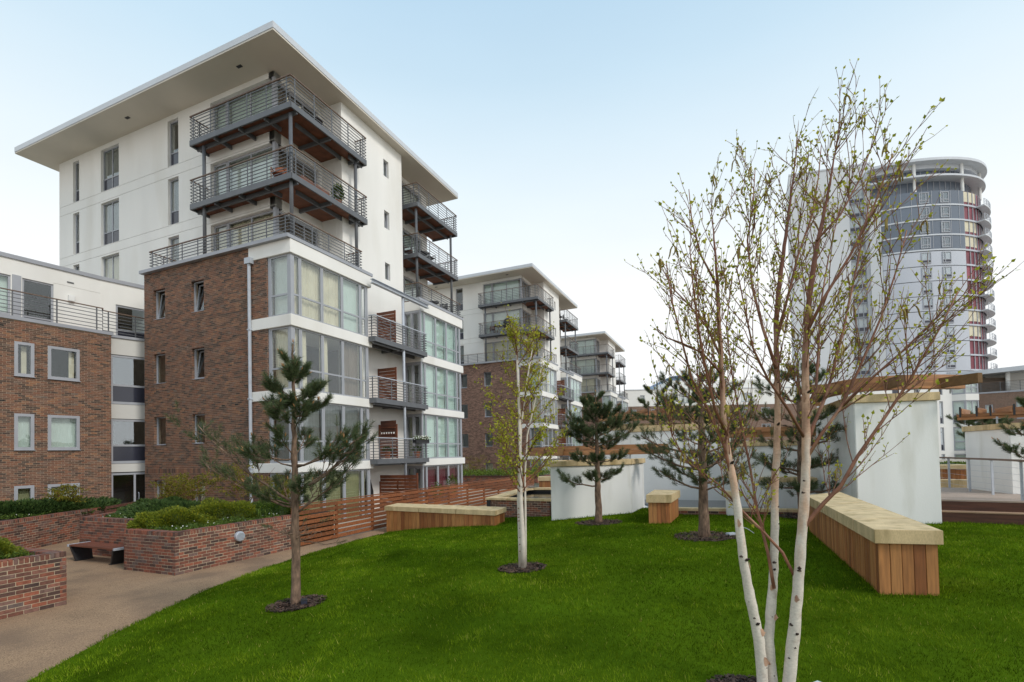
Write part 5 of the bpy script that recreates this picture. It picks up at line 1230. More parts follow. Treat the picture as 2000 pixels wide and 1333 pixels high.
def birch_mid():
    R = random.Random(31); rs = np.random.RandomState(31); b = Vector((.14,9.5,lawn_z(.14,9.5)))
    T = empty('birch_tree', b, 0, 'slim double stemmed white birch with yellow green spring leaves in the middle of the lawn', 'tree', 'birches on the lawn')
    k = 9.5/989
    def P(px, py, dy=0): return at(px, py, 9.5+dy)-b
    st = [[(1022,1106),(1021,1060),(1017,980),(1016,900),(1014,800),(1010,700),(1006,655)], [(1017,1106),(1016,1060),(1013,980),(1015,900),(1018,830),(1030,740),(1040,680)], [(1026,1102),(1026,1060),(1026,990),(1025,930),(1030,850),(1050,760),(1062,690)]]
    tips = []; leaf = []
    for si, s in enumerate(st):
        pts = [P(x,y,.05*si-.05) for x,y in s]; pts[0].z -= .05; n = len(pts); r0 = (.052,.040,.026)[si]
        MB().tube(pts, [r0*(1-.86*i/(n-1))+.004 for i in range(n)], 10).build('trunk', [M['birch']], T, smooth=True)
        for j in range(20 if si < 2 else 12):
            t = R.uniform(.36,.97); f = t*(n-1); i = int(f); q = pts[i].lerp(pts[min(n-1,i+1)], f-i)
            a = R.uniform(0,2*PI); ln = R.uniform(.6,1.75)*(1.22-t*.95); e = .95 if t < .7 else 1.5
            bp, br = grow(R, q, (math.cos(a)*.75, math.sin(a)*.75, e*.62), ln, .013*(1.2-t*.6), .30)
            mb = MB().tube(bp, br, 5)
            for k_ in range(9):
                f2 = R.uniform(.3,1)*7; i2 = int(f2); q2 = bp[i2].lerp(bp[min(7,i2+1)], f2-i2); d2 = (bp[min(7,i2+1)]-bp[max(0,i2-1)]).normalized()
                tp_, tr_ = grow(R, q2, d2+Vector((R.uniform(-.8,.8),R.uniform(-.8,.8),R.uniform(-.3,.5))), R.uniform(.14,.40), .004, -.1, .2, 4); mb.tube(tp_, tr_, 4)
                for q3 in tp_[1:]:
                    if R.random() < .42: leaf.append((tuple(q3), (R.uniform(-.5,.5),R.uniform(-.5,.5),-.35)))
            for q3 in bp[4:]: leaf.append((tuple(q3),(R.uniform(-.5,.5),R.uniform(-.5,.5),-.2)))
            mb.build('branch', [M['twig']], T)
    A_ = np.repeat(np.array([l[0] for l in leaf]), 4, 0)+rs.normal(0,.032,(len(leaf)*4,3)); D = np.repeat(np.array([l[1] for l in leaf]),4,0)
    np_mesh('crown', blades(rs, A_, D, .050, .8), 4, M['leaf'], np.clip(rs.normal(.5,.25,len(A_)),0,1), T, tris=[[0,1,2],[0,2,3]])
    for i in range(26):
        s = st[i % 2]; px, py = s[1+i % 3]; p = P(px, py+R.uniform(-40,40), -.06); MB().tube([p+Vector((-.018,0,0)),p+Vector((.018,-.004,.004))],[.009,.009],6).build('bark_scar', [M['twig']], T)
def birch_near():
    R = random.Random(77); rs = np.random.RandomState(77); b = Vector((2.18,4.42,lawn_z(2.18,4.42)))
    T = empty('birch_tree', b, 0, 'tall birch with three white peeling stems, bare reddish branches and few leaves', 'tree', 'birches on the lawn')
    def P(px, py, Y): return at(px, py, Y)-b
    stems = [([(1490,1350),(1485,1270),(1472,1200),(1460,1140),(1450,1080),(1442,1010),(1434,950),(1421,880),(1414,820),(1411,760),(1408,700),(1404,620),(1400,540),(1396,480),(1392,430),(1388,385)], 4.42, -.10, .048),
             ([(1511,1350),(1502,1270),(1505,1200),(1510,1130),(1513,1050),(1513,963),(1517,882),(1519,801),(1517,720),(1516,640),(1522,560),(1532,480),(1540,415),(1549,350),(1555,290),(1560,235)], 4.46, .25, .046),
             ([(1538,1350),(1546,1280),(1553,1210),(1560,1130),(1566,1040),(1573,950),(1574,880),(1574,800),(1573,730),(1576,650),(1584,560),(1596,480),(1611,410),(1623,345),(1634,280),(1642,220)], 4.38, -.2, .054)]
    leaf = []; cat = []; allb = []
    for si, (s, Y, dY, r0) in enumerate(stems):
        n = len(s); pts = [P(x, y, Y+dY*(i/(n-1))) for i, (x,y) in enumerate(s)]; pts[0].z -= .05
        rad = [r0*(1-.60*i/10) if i < 10 else r0*.40*(1-(i-10)/5.0)**1.2*.97+.0016 if i < 15 else .0016 for i in range(n)]
        k = (9,12,11)[si]                                                       # white below, reddish young bark above
        fine = [0]; P2 = []; R2_ = []
        for i in range(n-1):
            for u in range(4):
                t = u/4; j4 = [max(0,i-1), i, i+1, min(n-1,i+2)]; p0,p1,p2,p3 = [pts[q] for q in j4]; P2.append(.5*((2*p1)+(-p0+p2)*t+(2*p0-5*p1+4*p2-p3)*t*t+(-p0+3*p1-3*p2+p3)*t**3)+Vector((R.uniform(-.003,.003),R.uniform(-.003,.003),0))); R2_.append((rad[i]*(1-t)+rad[i+1]*t)*R.uniform(.95,1.06))
        P2.append(pts[-1]); R2_.append(rad[-1]*.5)
        MB().tube(P2, R2_, 12).build('trunk', [M['stem']], T, smooth=True)
        allb.append((pts, rad))
        for j in range(9):                                          # dark branch scars and peeling curls
            f = R.uniform(.3,8); i = int(f); q = pts[i].lerp(pts[i+1], f-i); rr = rad[i]; a = R.uniform(-2.9,-.2); sz = R.uniform(.5,1.25)
            o = Vector((math.cos(a),math.sin(a),0)); sd_ = Vector((-o.y,o.x,0)); mb = MB(); k2 = 8; c = q+o*rr*1.0
            mb.v = [tuple(c+o*.010*sz+Vector((0,0,-.004)))]+[tuple(c+sd_*math.cos(2*PI*u/k2)*.017*sz*(1+.25*math.sin(u*2.3+j))+Vector((0,0,math.sin(2*PI*u/k2)*.011*sz-(.006 if u % 2 else 0)))-o*.004) for u in range(k2)]
            for u in range(k2): mb.face([0,1+u,1+(u+1)%k2])
            mb.build('bark_scar', [M['scar']], T)
            if j % 3 == 0:                                          # stub of a cut branch
                mb = MB().tube([q+o*rr*.7, q+o*(rr+.018)+Vector((0,0,.008)), q+o*(rr+.03)+Vector((0,0,.016))],[.011,.009,.006],7); mb.build('branch_stub', [M['scar']], T)
            if j % 2:
                f = R.uniform(.2,8.5); i = int(f); q = pts[i].lerp(pts[i+1], f-i); rr = (rad[i]*(1-f+i)+rad[i+1]*(f-i))*1.02; ax = (pts[i+1]-pts[i]).normalized(); a = R.uniform(-2.8,-.4); z = R.uniform(.045,.10); mb = MB(); m_ = 6
                for u in range(m_+1):
                    t = u/m_; aa = a+t*.75; w2 = z*.5*math.sin(PI*min(1,.18+t*.9))*R.uniform(.7,1.1); lift = rr*(1+.55*t**2.2)
                    c = q+Vector((math.cos(aa)*lift, math.sin(aa)*lift, 0)); mb.v += [tuple(c-ax*w2*.8), tuple(c+ax*w2*1.1)]
                for u in range(m_): mb.face([2*u,2*u+2,2*u+3,2*u+1])
                mb.build('bark_peel', [M['peel']], T)
    # measured main limbs: start (px,py,Y) and the way they run
    limbs = [([(1557,1056),(1580,1020),(1607,983),(1642,951),(1675,891),(1720,825),(1753,778),(1778,739),(1800,700),(1835,640),(1870,570)], 4.35, -.5, .018),
             ([(1573,880),(1590,830),(1606,790),(1622,740),(1650,640),(1668,540),(1688,450),(1704,370)], 4.3, .3, .017),
             ([(1575,900),(1602,850),(1640,800),(1680,720),(1722,620),(1752,530),(1772,450)], 4.3, -.3, .014),
             ([(1576,800),(1594,760),(1600,690),(1604,600),(1618,500),(1640,400)], 4.35, .5, .013),
             ([(1558,1140),(1530,1080),(1490,1040),(1450,1000),(1400,945),(1340,900),(1312,850),(1300,780)], 4.35, .15, .013),
             ([(1510,1150),(1498,1080),(1480,1000),(1468,920),(1450,840),(1430,740),(1420,640),(1428,540)], 4.45, .4, .014),
             ([(1436,960),(1425,920),(1410,860),(1380,800),(1352,740),(1330,660),(1312,580),(1300,510)], 4.4, -.2, .015),
             ([(1418,850),(1395,800),(1380,720),(1365,640),(1352,560),(1345,480)], 4.35, -.4, .013),
             ([(1408,700),(1380,640),(1350,600),(1310,560),(1290,520)], 4.4, .3, .010),
             ([(1516,720),(1490,640),(1470,560),(1460,470),(1470,400),(1476,330)], 4.55, .4, .014),
             ([(1518,660),(1540,580),(1560,500),(1588,420),(1599,345),(1603,285)], 4.6, .3, .013),
             ([(1576,650),(1610,580),(1660,500),(1700,420),(1725,350),(1745,300)], 4.25, -.4, .013),
             ([(1573,860),(1540,800),(1500,740),(1470,680),(1452,600),(1440,520)], 4.3, -.5, .012),
             ([(1640,800),(1700,740),(1760,690),(1810,640),(1850,600),(1888,580)], 4.25, -.2, .010),
             ([(1408,730),(1370,690),(1330,670),(1300,660),(1283,640)], 4.3, -.3, .009),
             ([(1400,560),(1370,500),(1352,430),(1345,370)], 4.35, -.1, .009),
             ([(1596,470),(1640,420),(1680,350),(1700,290)], 4.2, .1, .009)]
    for s, Y, dY, r0 in limbs:
        n = len(s); pts = [P(x+R.uniform(-2,2), y, Y+dY*(i/(n-1))) for i, (x,y) in enumerate(s)]; rad = [r0*(1-.82*i/(n-1))+.0016 for i in range(n)]
        MB().tube(pts, rad, 8).build('branch', [M['birchred'] if r0 > .0125 else M['twig']], T, smooth=True); allb.append((pts, rad))
    tw = []; 
    for pts, rad in allb:
        n = len(pts)-1; L = sum((a-b_).length for a, b_ in zip(pts, pts[1:])); main = rad[0] > .03
        m_ = int(L*(13 if not main else 10))
        for j in range(m_):
            t = R.uniform(.42 if main else .22, .99); f = t*n; i = min(n-1,int(f)); q = pts[i].lerp(pts[i+1], f-i); d = (pts[i+1]-pts[i]).normalized()
            o = Vector((R.uniform(-1,1),R.uniform(-1,1),R.uniform(-.15,.35))).normalized()
            ln = R.uniform(.25,1.0)*(1.15-t*.72); bp, br = grow(R, q, d*.85+o*.62, ln, max(.0014,min(.0033, rad[i]*.36)), .30, .13, 7)
            if bp[-1].x < -.98 or bp[-1].x > 1.80 or bp[-1].z > min(5.35-1.25*max(0, bp[-1].x-.65), 5.2+1.2*min(0, bp[-1].x)): continue
            mb = MB().tube(bp, br, 5)
            for k_ in range(int(ln*9)):
                f2 = R.uniform(.2,1)*7; i2 = min(6,int(f2)); q2 = bp[i2].lerp(bp[i2+1], f2-i2); d2 = (bp[i2+1]-bp[i2]).normalized()
                tp_, tr_ = grow(R, q2, d2+Vector((R.uniform(-.7,.7),R.uniform(-.7,.7),R.uniform(-.2,.5))), R.uniform(.06,.24), .0013, .1, .2, 3); mb.tube(tp_, tr_, 4)
                leaf.append((tp_[-1], tp_[-1]-tp_[-2])); leaf.append((tp_[2], Vector((R.uniform(-1,1),R.uniform(-1,1),R.uniform(-.3,.8)))))
                if R.random() < .5: leaf.append((tp_[1], Vector((R.uniform(-1,1),R.uniform(-1,1),.5))))
            leaf.append((bp[-1], bp[-1]-bp[-2]))
            for q3 in bp[2:-1]:
                if R.random() < .5: leaf.append((q3, Vector((R.uniform(-1,1),R.uniform(-1,1),R.uniform(-.3,.7)))))
            tw.append(mb)
            if R.random() < .20: cat.append(bp[-2])
    for i, mb in enumerate(tw[:260]): mb.build('twig', [M['twig']], T)
    if len(tw) > 260:
        a_ = MB()
        for mb in tw[260:]:
            o = len(a_.v); a_.v += mb.v; a_.f += [[o+x for x in f] for f in mb.f]; a_.m += mb.m; a_.r += mb.r
        a_.build('twigs', [M['twig']], T, kind='stuff')
    R.shuffle(leaf)
    lm = []
    for k_ in range(4):
        q = MB(); L_ = .029+.006*k_; q.v = [(0,0,0),(L_*.42,.34*L_,.004),(L_,0,-.003),(L_*.42,-.34*L_,.004),(L_*.45,0,.0)]
        for f in ((0,4,1),(1,4,2),(2,4,3),(3,4,0)): q.face(list(f))
        lm.append(q.mesh('leaf', [M['leaf1']]))
    nl = [l for l in leaf if (l[0]).z+b.z > .9]
    for i, (p, d) in enumerate(nl[:300]):
        d = d.normalized(); o = link('leaf', lm[i % 4], T, p, (R.uniform(-1.2,1.2), -math.asin(max(-1,min(1,d.z)))+R.uniform(-.3,.6), math.atan2(d.y,d.x)+R.uniform(-.6,.6)))
    rest = nl[300:]
    A_ = np.array([tuple(l[0]) for l in rest]); D = np.array([tuple(l[1].normalized()) for l in rest])
    np_mesh('leaves', blades(rs, A_, D, .034, .66, .45), 4, M['leaf'], np.clip(rs.normal(.45,.25,len(A_)),0,1), T, kind='stuff', tris=[[0,1,2],[0,2,3]])
    cm = []
    for k_ in range(3):
        q = MB(); L_ = .085+.016*k_; q.tube([(0,0,0),(.012,0,-.008),(.022,0,-L_*.3),(.024,0,-L_*.7),(.012+.01*k_,0,-L_)], [.0025,.0058,.0068,.0062,.0035], 7); cm.append(q.mesh('catkin', [M['catkin']], smooth=True))
    for i, p in enumerate(cat[:110]):
        for s in range(R.choice((1,2,2,3))): link('catkin', cm[R.randrange(3)], T, p, (R.uniform(-.2,.2), R.uniform(-.3,.3), R.uniform(0,6.3)))
def acer(label, x, y, H, seed, spread=.9, leafn=1):
    R = random.Random(seed); rs = np.random.RandomState(seed); p = L2W(x, y, .92); T = empty('maple_shrub', p, -YAW, label, 'shrub', 'young maples in the planters'); leaf = []
    for s in range(5):
        a = R.uniform(0,2*PI); bp, br = grow(R, (R.uniform(-.05,.05),R.uniform(-.05,.05),-.05), (math.cos(a)*.5,math.sin(a)*.5,1), H*R.uniform(.65,1), .013, .0, .12)
        mb = MB().tube(bp, br, 5)
        for k_ in range(12):
            f = R.uniform(.35,1)*7; i = min(6,int(f)); q = bp[i].lerp(bp[i+1], f-i); a2 = R.uniform(0,2*PI)
            tp_, tr_ = grow(R, q, (math.cos(a2),math.sin(a2),R.uniform(.1,.7)), R.uniform(.25,.6)*spread, .005, -.1, .15, 4); mb.tube(tp_, tr_, 4)
            for q3 in tp_[1:]: 
                for _ in range(5*leafn): leaf.append(tuple(q3+Vector((R.uniform(-.11,.11),R.uniform(-.11,.11),R.uniform(-.05,.05)))))
        mb.build('stem', [M['twig']], T)
    A_ = np.array(leaf); D = np.tile([0,0,.15],(len(A_),1)); np_mesh('crown', blades(rs, A_, D, .055, .8, 1.0), 4, M['maple'], np.clip(rs.normal(.5,.25,len(A_)),0,1), T, tris=[[0,1,2],[0,2,3]])
def trees():
    def W(h, *br): return (h, list(br))
    g1 = lawn_z(-3.57, 8.3)
    mulch(-3.57, 8.3, .42, 'bark mulch ring round the foot of the pine by the path', 1); mulch(.14, 9.5, .40, 'bark mulch ring round the double stemmed birch', 2)
    mulch(2.5, 14.95, .62, 'bark mulch ring under the small pine by the white wall', 3); mulch(4.4, 11.75, .66, 'bark mulch ring under the pine beside the box seat', 4)
    mulch(8.2, 14.4, .6, 'bark mulch patch under the dark pine behind the birch', 5); mulch(1.95, 4.42, .27, 'bark mulch around the three birch stems', 6)
    R = random.Random(5)
    pine('pine on the lawn edge by the path with upswept branches and pointed leader', (-3.57,8.3,g1), 4.27, .066,
        [W(.375,(188,1.15,.62),(5,.95,.65),(60,.75,.6),(300,.6,.55),(120,.8,.6),(215,.75,.35)), W(.39,(190,1.45,1.05),(350,1.15,.75),(20,1.25,1.0)),
         W(.555,(178,.95,.45),(10,1.05,.62),(352,1.2,.45),(85,.6,.4),(260,.5,.4),(230,.8,.1)), W(.70,(170,.55,.30),(20,.62,.35),(95,.5,.3),(270,.5,.3),(325,.5,.3)),
         W(.76,(185,.5,.22),(5,.50,.25),(75,.4,.2),(285,.4,.2)), W(.82,(190,.40,.24),(0,.38,.26),(80,.35,.2),(280,.36,.2)), W(.89,(200,.2,.18),(20,.22,.2),(110,.2,.17),(290,.2,.17))], 41, per=40, L=.105, bare=(.245,.27), sub=5)
    z = lawn_z(2.5,14.95)
    pine('small dense pine in front of the low white wall', (2.5,14.95,z), 3.85, .10,
        [W(.30,(180,.95,.22),(0,.7,.25),(60,.6,.2),(250,.6,.2)), W(.46,(185,.8,.22),(5,.85,.25),(90,.7,.2),(270,.6,.2)), W(.58,(180,1.0,.40),(0,1.05,.45),(50,.8,.35),(130,.8,.35),(240,.7,.35),(300,.75,.35)),
         W(.66,(170,.85,.5),(10,.95,.45),(80,.7,.4),(200,.8,.3),(280,.6,.4),(330,.7,.4)), W(.74,(180,.7,.42),(0,.7,.4),(60,.6,.4),(120,.6,.4),(250,.5,.35),(310,.5,.35)), W(.84,(190,.42,.3),(10,.42,.3),(100,.4,.28),(280,.36,.25)), W(.92,(180,.2,.2),(0,.2,.2),(90,.2,.2))], 42, per=54, L=.12, sub=6)
    z = lawn_z(4.4,11.75)
    pine('broad open pine on a mulch ring beside the box seat', (4.4,11.75,z), 3.95, .115,
        [W(.30,(180,1.0,.35),(10,1.1,.45),(60,.9,.4),(130,.9,.35),(240,.8,.35),(310,.9,.35)), W(.40,(175,1.25,.4),(5,1.2,.5),(80,.9,.4),(220,1.0,.4),(290,.8,.4)), W(.52,(185,1.35,.55),(0,1.1,.5),(60,.9,.4),(120,.9,.4),(250,.8,.4),(320,.9,.4)),
         W(.64,(178,1.1,.5),(10,1.0,.5),(90,.8,.4),(270,.7,.4),(215,.8,.5)), W(.76,(170,.8,.5),(0,.8,.45),(60,.6,.4),(240,.5,.4),(310,.6,.4)), W(.87,(180,.45,.35),(10,.5,.35),(100,.4,.3),(270,.4,.3))], 43, per=42, L=.10, sub=5)
    z = lawn_z(8.2,14.4)
    pine('dark full pine behind the birch stems beside the tall white pier', (8.2,14.4,z), 4.6, .12,
        [W(.16,(180,1.2,.15),(0,1.25,.2),(60,.9,.2),(240,.9,.2)), W(.28,(180,1.3,.3),(0,1.35,.35),(90,1,.3),(270,.9,.3),(130,1,.3)), W(.42,(185,1.2,.4),(5,1.4,.4),(60,1,.35),(240,.9,.35),(310,1,.35)), W(.55,(175,1.2,.5),(0,1.2,.5),(120,.9,.4),(280,.8,.4)), W(.68,(180,1.0,.5),(10,1.0,.5),(90,.8,.4),(250,.7,.4)), W(.80,(180,.7,.45),(0,.7,.45),(90,.5,.4),(270,.5,.4)), W(.9,(180,.35,.3),(0,.35,.3))], 44, per=50, L=.12, sub=6)
    for j, (x, y, h_) in enumerate(((6.6,24.0,5.2),(8.6,25.6,5.4))):
        pine(('dark pine rising above the back wall between the birch stems','dark pine above the back wall with the bluer needles')[j], (x,y-1.2,.6), h_, .11,
            [W(.5,(180,1.3,.3),(0,1.3,.3),(90,1,.3),(270,1,.3)), W(.62,(180,1.2,.4),(0,1.2,.4),(60,.9,.4),(240,.9,.4)), W(.75,(180,.9,.5),(0,.9,.5),(270,.7,.4)), W(.87,(180,.5,.4),(0,.5,.4))], 50+j, group='pines beyond the lawn', per=70, L=.14, sub=6)
    pine('slanting pine beyond the deck railing', (19.75,20.4,1.24), 2.6, .06, [W(.55,(180,1.0,.4),(0,.9,.4),(90,.7,.4),(270,.7,.4)), W(.70,(190,1.1,.5),(10,.8,.4),(250,.8,.4),(60,.7,.4)), W(.85,(180,.6,.35),(0,.6,.3),(270,.5,.3))], 46, group='pines beyond the lawn', lean=(-.8,.1), per=80, L=.14, sub=6)
    pine('small pine reaching in front of the white pier behind the railing', (12.5,12.15,1.25), 2.8, .06, [W(.35,(180,.7,.5),(0,.7,.4),(270,.5,.3)), W(.55,(185,.7,.4),(20,.6,.3),(250,.5,.3)), W(.8,(180,.3,.3),(0,.4,.3))], 47, group='pines beyond the lawn', per=60, L=.10)
    birch_mid(); birch_near()
    acer('small yellow green maple in front of the brick block windows', -6.6,-4.2, 1.25, 61, .9, 2); acer('yellow green maple beside the entrance door', -3.9,-2.2, 1.7, 62, 1.1, 2)
    acer('yellow green maple against the brick gable behind the pine', -2.2,-2.4, 1.7, 63, 1.1, 2); acer('yellow green maple behind the golden shrubs', -.2,-1.9, 1.9, 64, 1.2, 2); acer('low yellow maple by the downpipe', 1.1,-1.6, 1.35, 65, .9, 2)
# ---------------------------------------------------------------- things on the balconies and on the lawn
def chair(p, rz, label, mat='dark', group='balcony chairs'):
    T = empty('garden_chair', p, rz, label, 'chair', group); w_ = .24
    MB().box(-w_,w_,-.24,.22,.42,.45).build('seat', [M[mat]], T)
    for i in range(4): MB().bar((-w_,.22+.03*i,.55+.11*i),(w_,.22+.03*i,.55+.11*i),.02,.07).build('back_slat', [M[mat]], T)
    for s in (-1,1):
        MB().bar((s*w_,-.22,0),(s*w_,-.20,.62),.03,.03).build('leg', [M[mat]], T); MB().bar((s*w_,.25,0),(s*w_,.34,.95),.03,.03).build('leg', [M[mat]], T); MB().bar((s*w_,-.22,.62),(s*w_,.27,.62),.04,.03).build('armrest', [M[mat]], T)
def table(p, label, mat='dark', r=.38):
    T = empty('round_table', p, 0, label, 'table'); MB().tube([(0,0,.70),(0,0,.73)],[r,r],20).build('tabletop', [M[mat]], T)
    for k in range(3): a = k*2.1; MB().bar((math.cos(a)*.3,math.sin(a)*.3,0),(-math.cos(a)*.1,-math.sin(a)*.1,.70),.025,.025).build('leg', [M[mat]], T)
def pot(p, label, r=.16, h=.3, plant='shrub', ph=.5, seed=1, n=500):
    T = empty('potted_plant', p, 0, label, 'plant pot', 'potted plants on the balconies'); MB().tube([(0,0,0),(0,0,h*.85),(0,0,h*.86),(0,0,h)],[r*.7,r*.95,r*1.05,r*1.05],14).build('pot', [M['terracotta']], T, smooth=False)
    rs = np.random.RandomState(seed); P_ = rs.normal(0,1,(n,3)); P_ /= np.linalg.norm(P_,axis=1)[:,None]; P_ = P_*rs.uniform(.4,1,n)[:,None]*np.array([r*1.5,r*1.5,ph*.5])+np.array([0,0,h+ph*.45])
    leaf_cloud('foliage', P_, P_-np.array([0,0,h]), .09, plant, seed, T, None)
def extras():
    f3, f2, f1 = 17.10, 14.20, 11.34
    chair(L2W(-1.3,1.6,f3), -YAW+2.4, 'pale cushioned chair on the top corner balcony of the large block', 'cream')
    table(L2W(-1.25,2.6,f3), 'small dark table on the top corner balcony of the large block')
    chair(L2W(-1.6,.95,f2), -YAW+.5, 'red cushioned chair on the middle corner balcony of the large block', 'terracotta')
    MB_ = empty('planter_box', L2W(-.62,1.9,f2), -YAW, 'long terracotta trough on the middle corner balcony', 'planter box'); MB().box(-.13,.13,-.8,.8,0,.24).build('trough', [M['terracotta']], MB_, bevel=.01)
    pot(L2W(-.75,3.5,f2), 'leafy pot plant at the end of the middle corner balcony', .17, .3, 'shrub', .8, 4, 900)
    chair(L2W(-1.5,10.1,f2), -YAW+2.0, 'dark folding chair by the door on the middle rear balcony', 'sleeper'); chair(L2W(-.9,11.5,f2), -YAW+1.2, 'dark folding chair at the railing of the middle rear balcony', 'dark')
    table(L2W(-1.3,11.2,f2), 'dark round table on the middle rear balcony')
    table(L2W(-1.0,11.9,f1), 'dark bistro table on the rear roof terrace'); chair(L2W(-.8,12.7,f1), -YAW+.3, 'dark wire chair on the rear roof terrace', 'dark')
    # recess balcony with flowers
    fb = empty('flower_box', L2W(.46,8.15,3.42), -YAW, 'dark window box of white and yellow flowers hung on the first floor balcony rail', 'flower box')
    MB().box(-.1,.12,-.62,.62,-.05,.14).build('box', [M['dark']], fb); rs = np.random.RandomState(2); n = 380; P_ = np.stack([rs.uniform(-.16,.2,n), rs.uniform(-.68,.68,n), rs.uniform(.08,.27,n)],1)
    leaf_cloud('foliage', P_, np.tile([.3,0,.6],(n,1)), .08, 'shrub', 2, fb, None); leaf_cloud('blossom', P_[:200]+np.array([.04,0,.05]), np.tile([.3,0,.6],(200,1)), .06, 'flower', 3, fb, None, 1.0, .9)
    pot(L2W(.1,8.3,2.6), 'terracotta pot on the first floor recess balcony', .17, .32, 'shrub', .3, 7, 200); pot(L2W(-.1,6.0,2.6), 'pale clay pot below the shelf on the first floor recess balcony', .16, .36, 'juniper', .2, 8, 120)
    sh = empty('pot_shelf', L2W(-.86,6.49,3.75), -YAW, 'dark wooden wall shelf lined with small white pots', 'shelf')
    MB().box(0,.94,.0,.02,0,.75).build('back_board', [M['sleeper']], sh)
    for z in (.05,.38): 
        s = MB().box(0,.94,-.12,0,z,z+.025).build('shelf_board', [M['screen']], sh)
    for k in range(6): MB().tube([(.1+k*.15,-.06,.075),(.1+k*.15,-.06,.165)],[.03,.045],8).build('small_pot', [M['white']], sh)
    ck = empty('folded_parasol', L2W(-1.05,5.6,-.3), 0, 'black covered folded parasol on the ground floor patio', 'parasol'); MB().tube([(0,0,0),(0,0,.5),(0,0,1.3),(0,0,1.9),(0,0,2.15)],[.28,.34,.30,.16,.04],12).build('cover', [M['dark']], ck, smooth=True)
    pot(L2W(1.3,9.9,.3), 'grey green shrub standing on the patio in front of the wine red blinds', .2, .3, 'shrub', 1.1, 11, 420); pot(L2W(1.5,8.0,.2), 'bronze shrub on the patio beside the timber screen', .22, .3, 'shrub', .8, 12, 420)
    # second block: barbecue dish and furniture
    o = 28.35
    gr = empty('kettle_barbecue', L2W(-3.6,o+.85,f2), 0, 'round dark barbecue lid standing open on the second block corner balcony', 'barbecue')
    MB().tube([(0,0,.95),(0,.06,.95),(0,.10,.95)],[.40,.34,.1],18).build('lid', [M['dark']], gr, smooth=True); MB().tube([(-.25,0,.45),(-.25,0,.6),(-.25,0,.68)],[.1,.26,.3],14).build('bowl', [M['dark']], gr)
    for k in range(3): MB().bar((-.25+math.cos(k*2.1)*.28,math.sin(k*2.1)*.28,0),(-.25+math.cos(k*2.1)*.12,math.sin(k*2.1)*.12,.5),.025,.025).build('leg', [M['dark']], gr)
    MB().bar((-.25,0,.6),(0,.05,.75),.03,.03).build('hinge_arm', [M['dark']], gr)
    chair(L2W(-5.2,o+.9,f2), -YAW+.4, 'timber armchair at the left end of the second block corner balcony', 'decking'); table(L2W(-4.6,o+.95,f2), 'low slatted table beside the barbecue on the second block', 'decking', .42)
    chair(L2W(-1.2,o+10.0,f3), -YAW+1, 'dark chair at the near end of the top rear balcony of the second block', 'dark'); chair(L2W(-1.0,o+11.2,f3), -YAW+2.2, 'dark chair farther along the top rear balcony of the second block', 'dark')
    # lawn bits
    sp = empty('spotlight', (-3.40,8.2,lawn_z(-3.4,8.2)), .4, 'small black ground spotlight at the foot of the pine by the path', 'spotlight'); MB().box(-.05,.05,-.07,.07,.0,.10).build('housing', [M['dark']], sp, bevel=.008); MB().box(-.045,.045,-.08,-.07,.01,.09).build('lens', [M['spandrel']], sp); MB().bar((0,0,-.06),(0,0,.02),.02,.02).build('spike', [M['dark']], sp)
    fx = empty('ground_light', (5.0,11.7,lawn_z(5.0,11.7)), .3, 'pale metal ground light lying in the mulch by the broad pine', 'spotlight'); MB().box(-.11,.11,-.07,.07,.03,.08).build('housing', [M['graymetal']], fx, bevel=.01); MB().bar((0,.02,-.04),(0,.02,.04),.03,.03).build('spike', [M['dark']], fx)
    cb = MB(); cb.tube([Vector((5.08,11.7,lawn_z(5.08,11.7)+.05))+Vector((.45*t, .1*math.sin(t*3), .13*math.sin(PI*t))) for t in np.linspace(0,1,10)], .008, 6); tag(cb.build('cable', [M['graymetal']], smooth=True), 'pale cable looping out of the mulch beside the ground light', 'cable')
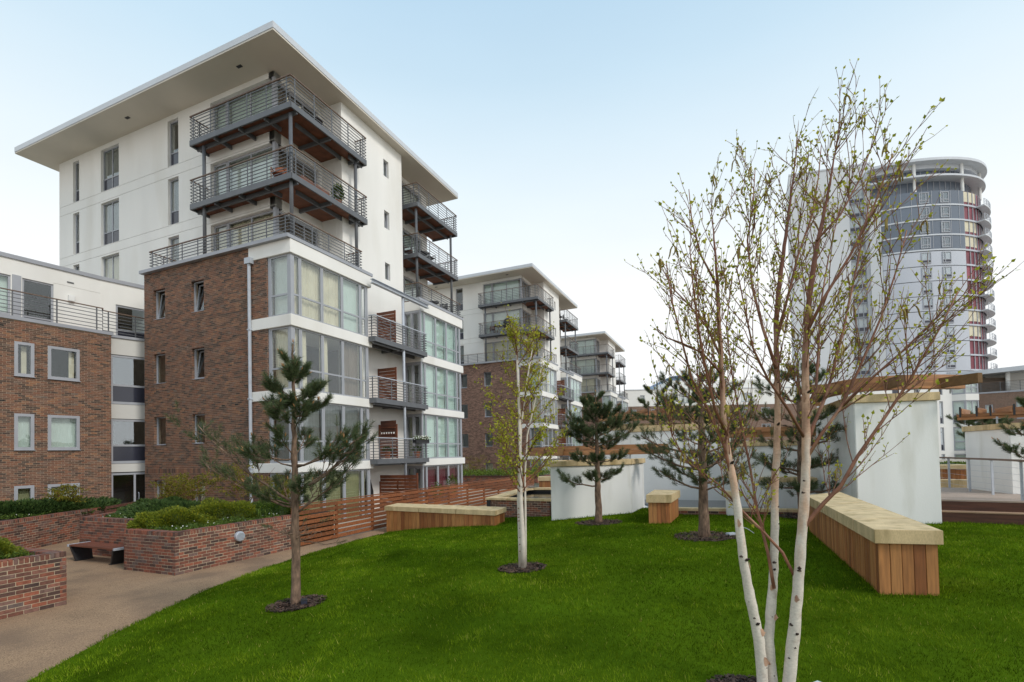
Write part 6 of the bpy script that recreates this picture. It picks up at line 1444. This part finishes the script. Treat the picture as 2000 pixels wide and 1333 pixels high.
    bx = empty('ground_light', (2.52,4.28,lawn_z(2.52,4.28)), .5, 'pale grey square ground light beside the three birch stems', 'spotlight'); MB().box(-.075,.075,-.06,.06,-.02,.10).build('housing', [M['graymetal']], bx, bevel=.008); MB().box(-.055,.055,-.045,.045,.10,.104).build('lens', [M['tower']], bx)
# ---------------------------------------------------------------- assemble
import time; _t = time.time()
DR = [['olive', 'blindgrey', ('cream','cream','half','half','inner'), ('blind','cream','cream','cream','pale')], ['wine', 'pale', 'pale', 'pale']]
A = terrace_block(A0, 'large white and brick apartment block with corner balconies, first in the row', 'apartment block', 'white and brick terrace blocks', 1, DR)
print('A', time.time()-_t)
index_kids()
B = copy_tree(A); B.location = L2W(0, 28.35); B['label'] = 'second white and brick apartment block, partly behind the yellow green birch'
Cc = copy_tree(A); Cc.location = L2W(0, 57.2); Cc['label'] = 'third white and brick apartment block, farthest along the row'
def rebrick(r, mat):
    for o in r.children_recursive:
        if o.name.startswith('bricks'): o.material_slots[0].link = 'OBJECT'; o.material_slots[0].material = M[mat]
rebrick(B, 'brick_pink'); rebrick(Cc, 'brick_pink')
print('BC', time.time()-_t)
low_block(); far_blocks(); tower(); print('far', time.time()-_t)
planters(); fence(); garden(); print('site', time.time()-_t)
# planter walls and beds in front of the farther blocks
for y0, lab in ((20.9,'second'),(49.5,'third')):
    p = empty('brick_planter', L2W(0,y0), -YAW, 'brick planter with green planting in front of the %s terrace block' % lab, 'planter', 'brick planters beside the path')
    brick_run(p, (-12,0), (2.2,0), 0, 11, RB, single=False, cap_single=False); brick_run(p, (2.2,0), (2.2,6), 0, 11, RB, single=False, cap_single=False)
    MB().box(-12,2.1,.1,6,0,.85).build('soil', [M['soil']], p); MB().box(-12,2.2,-.04,.0,.93,1.02).build('timber_edge', [M['sleeper']], p)
    cover('ground_cover', 'tall green ground cover in the planter of the %s block' % lab, [(-11,y0+.3),(2,y0+.3),(2,y0+5),(-11,y0+5)], .9, 6000, .16, 'hedge', int(y0), .45)
acer('yellow green maple in front of the second block', -4.5, 23.0, 2.0, 66, 1.5); acer('yellow green maple near the bay of the second block', -7.5, 23.4, 1.9, 67, 1.4)
trees(); print('trees', time.time()-_t)
extras(); grass(); print('all', time.time()-_t, len(bpy.data.objects))
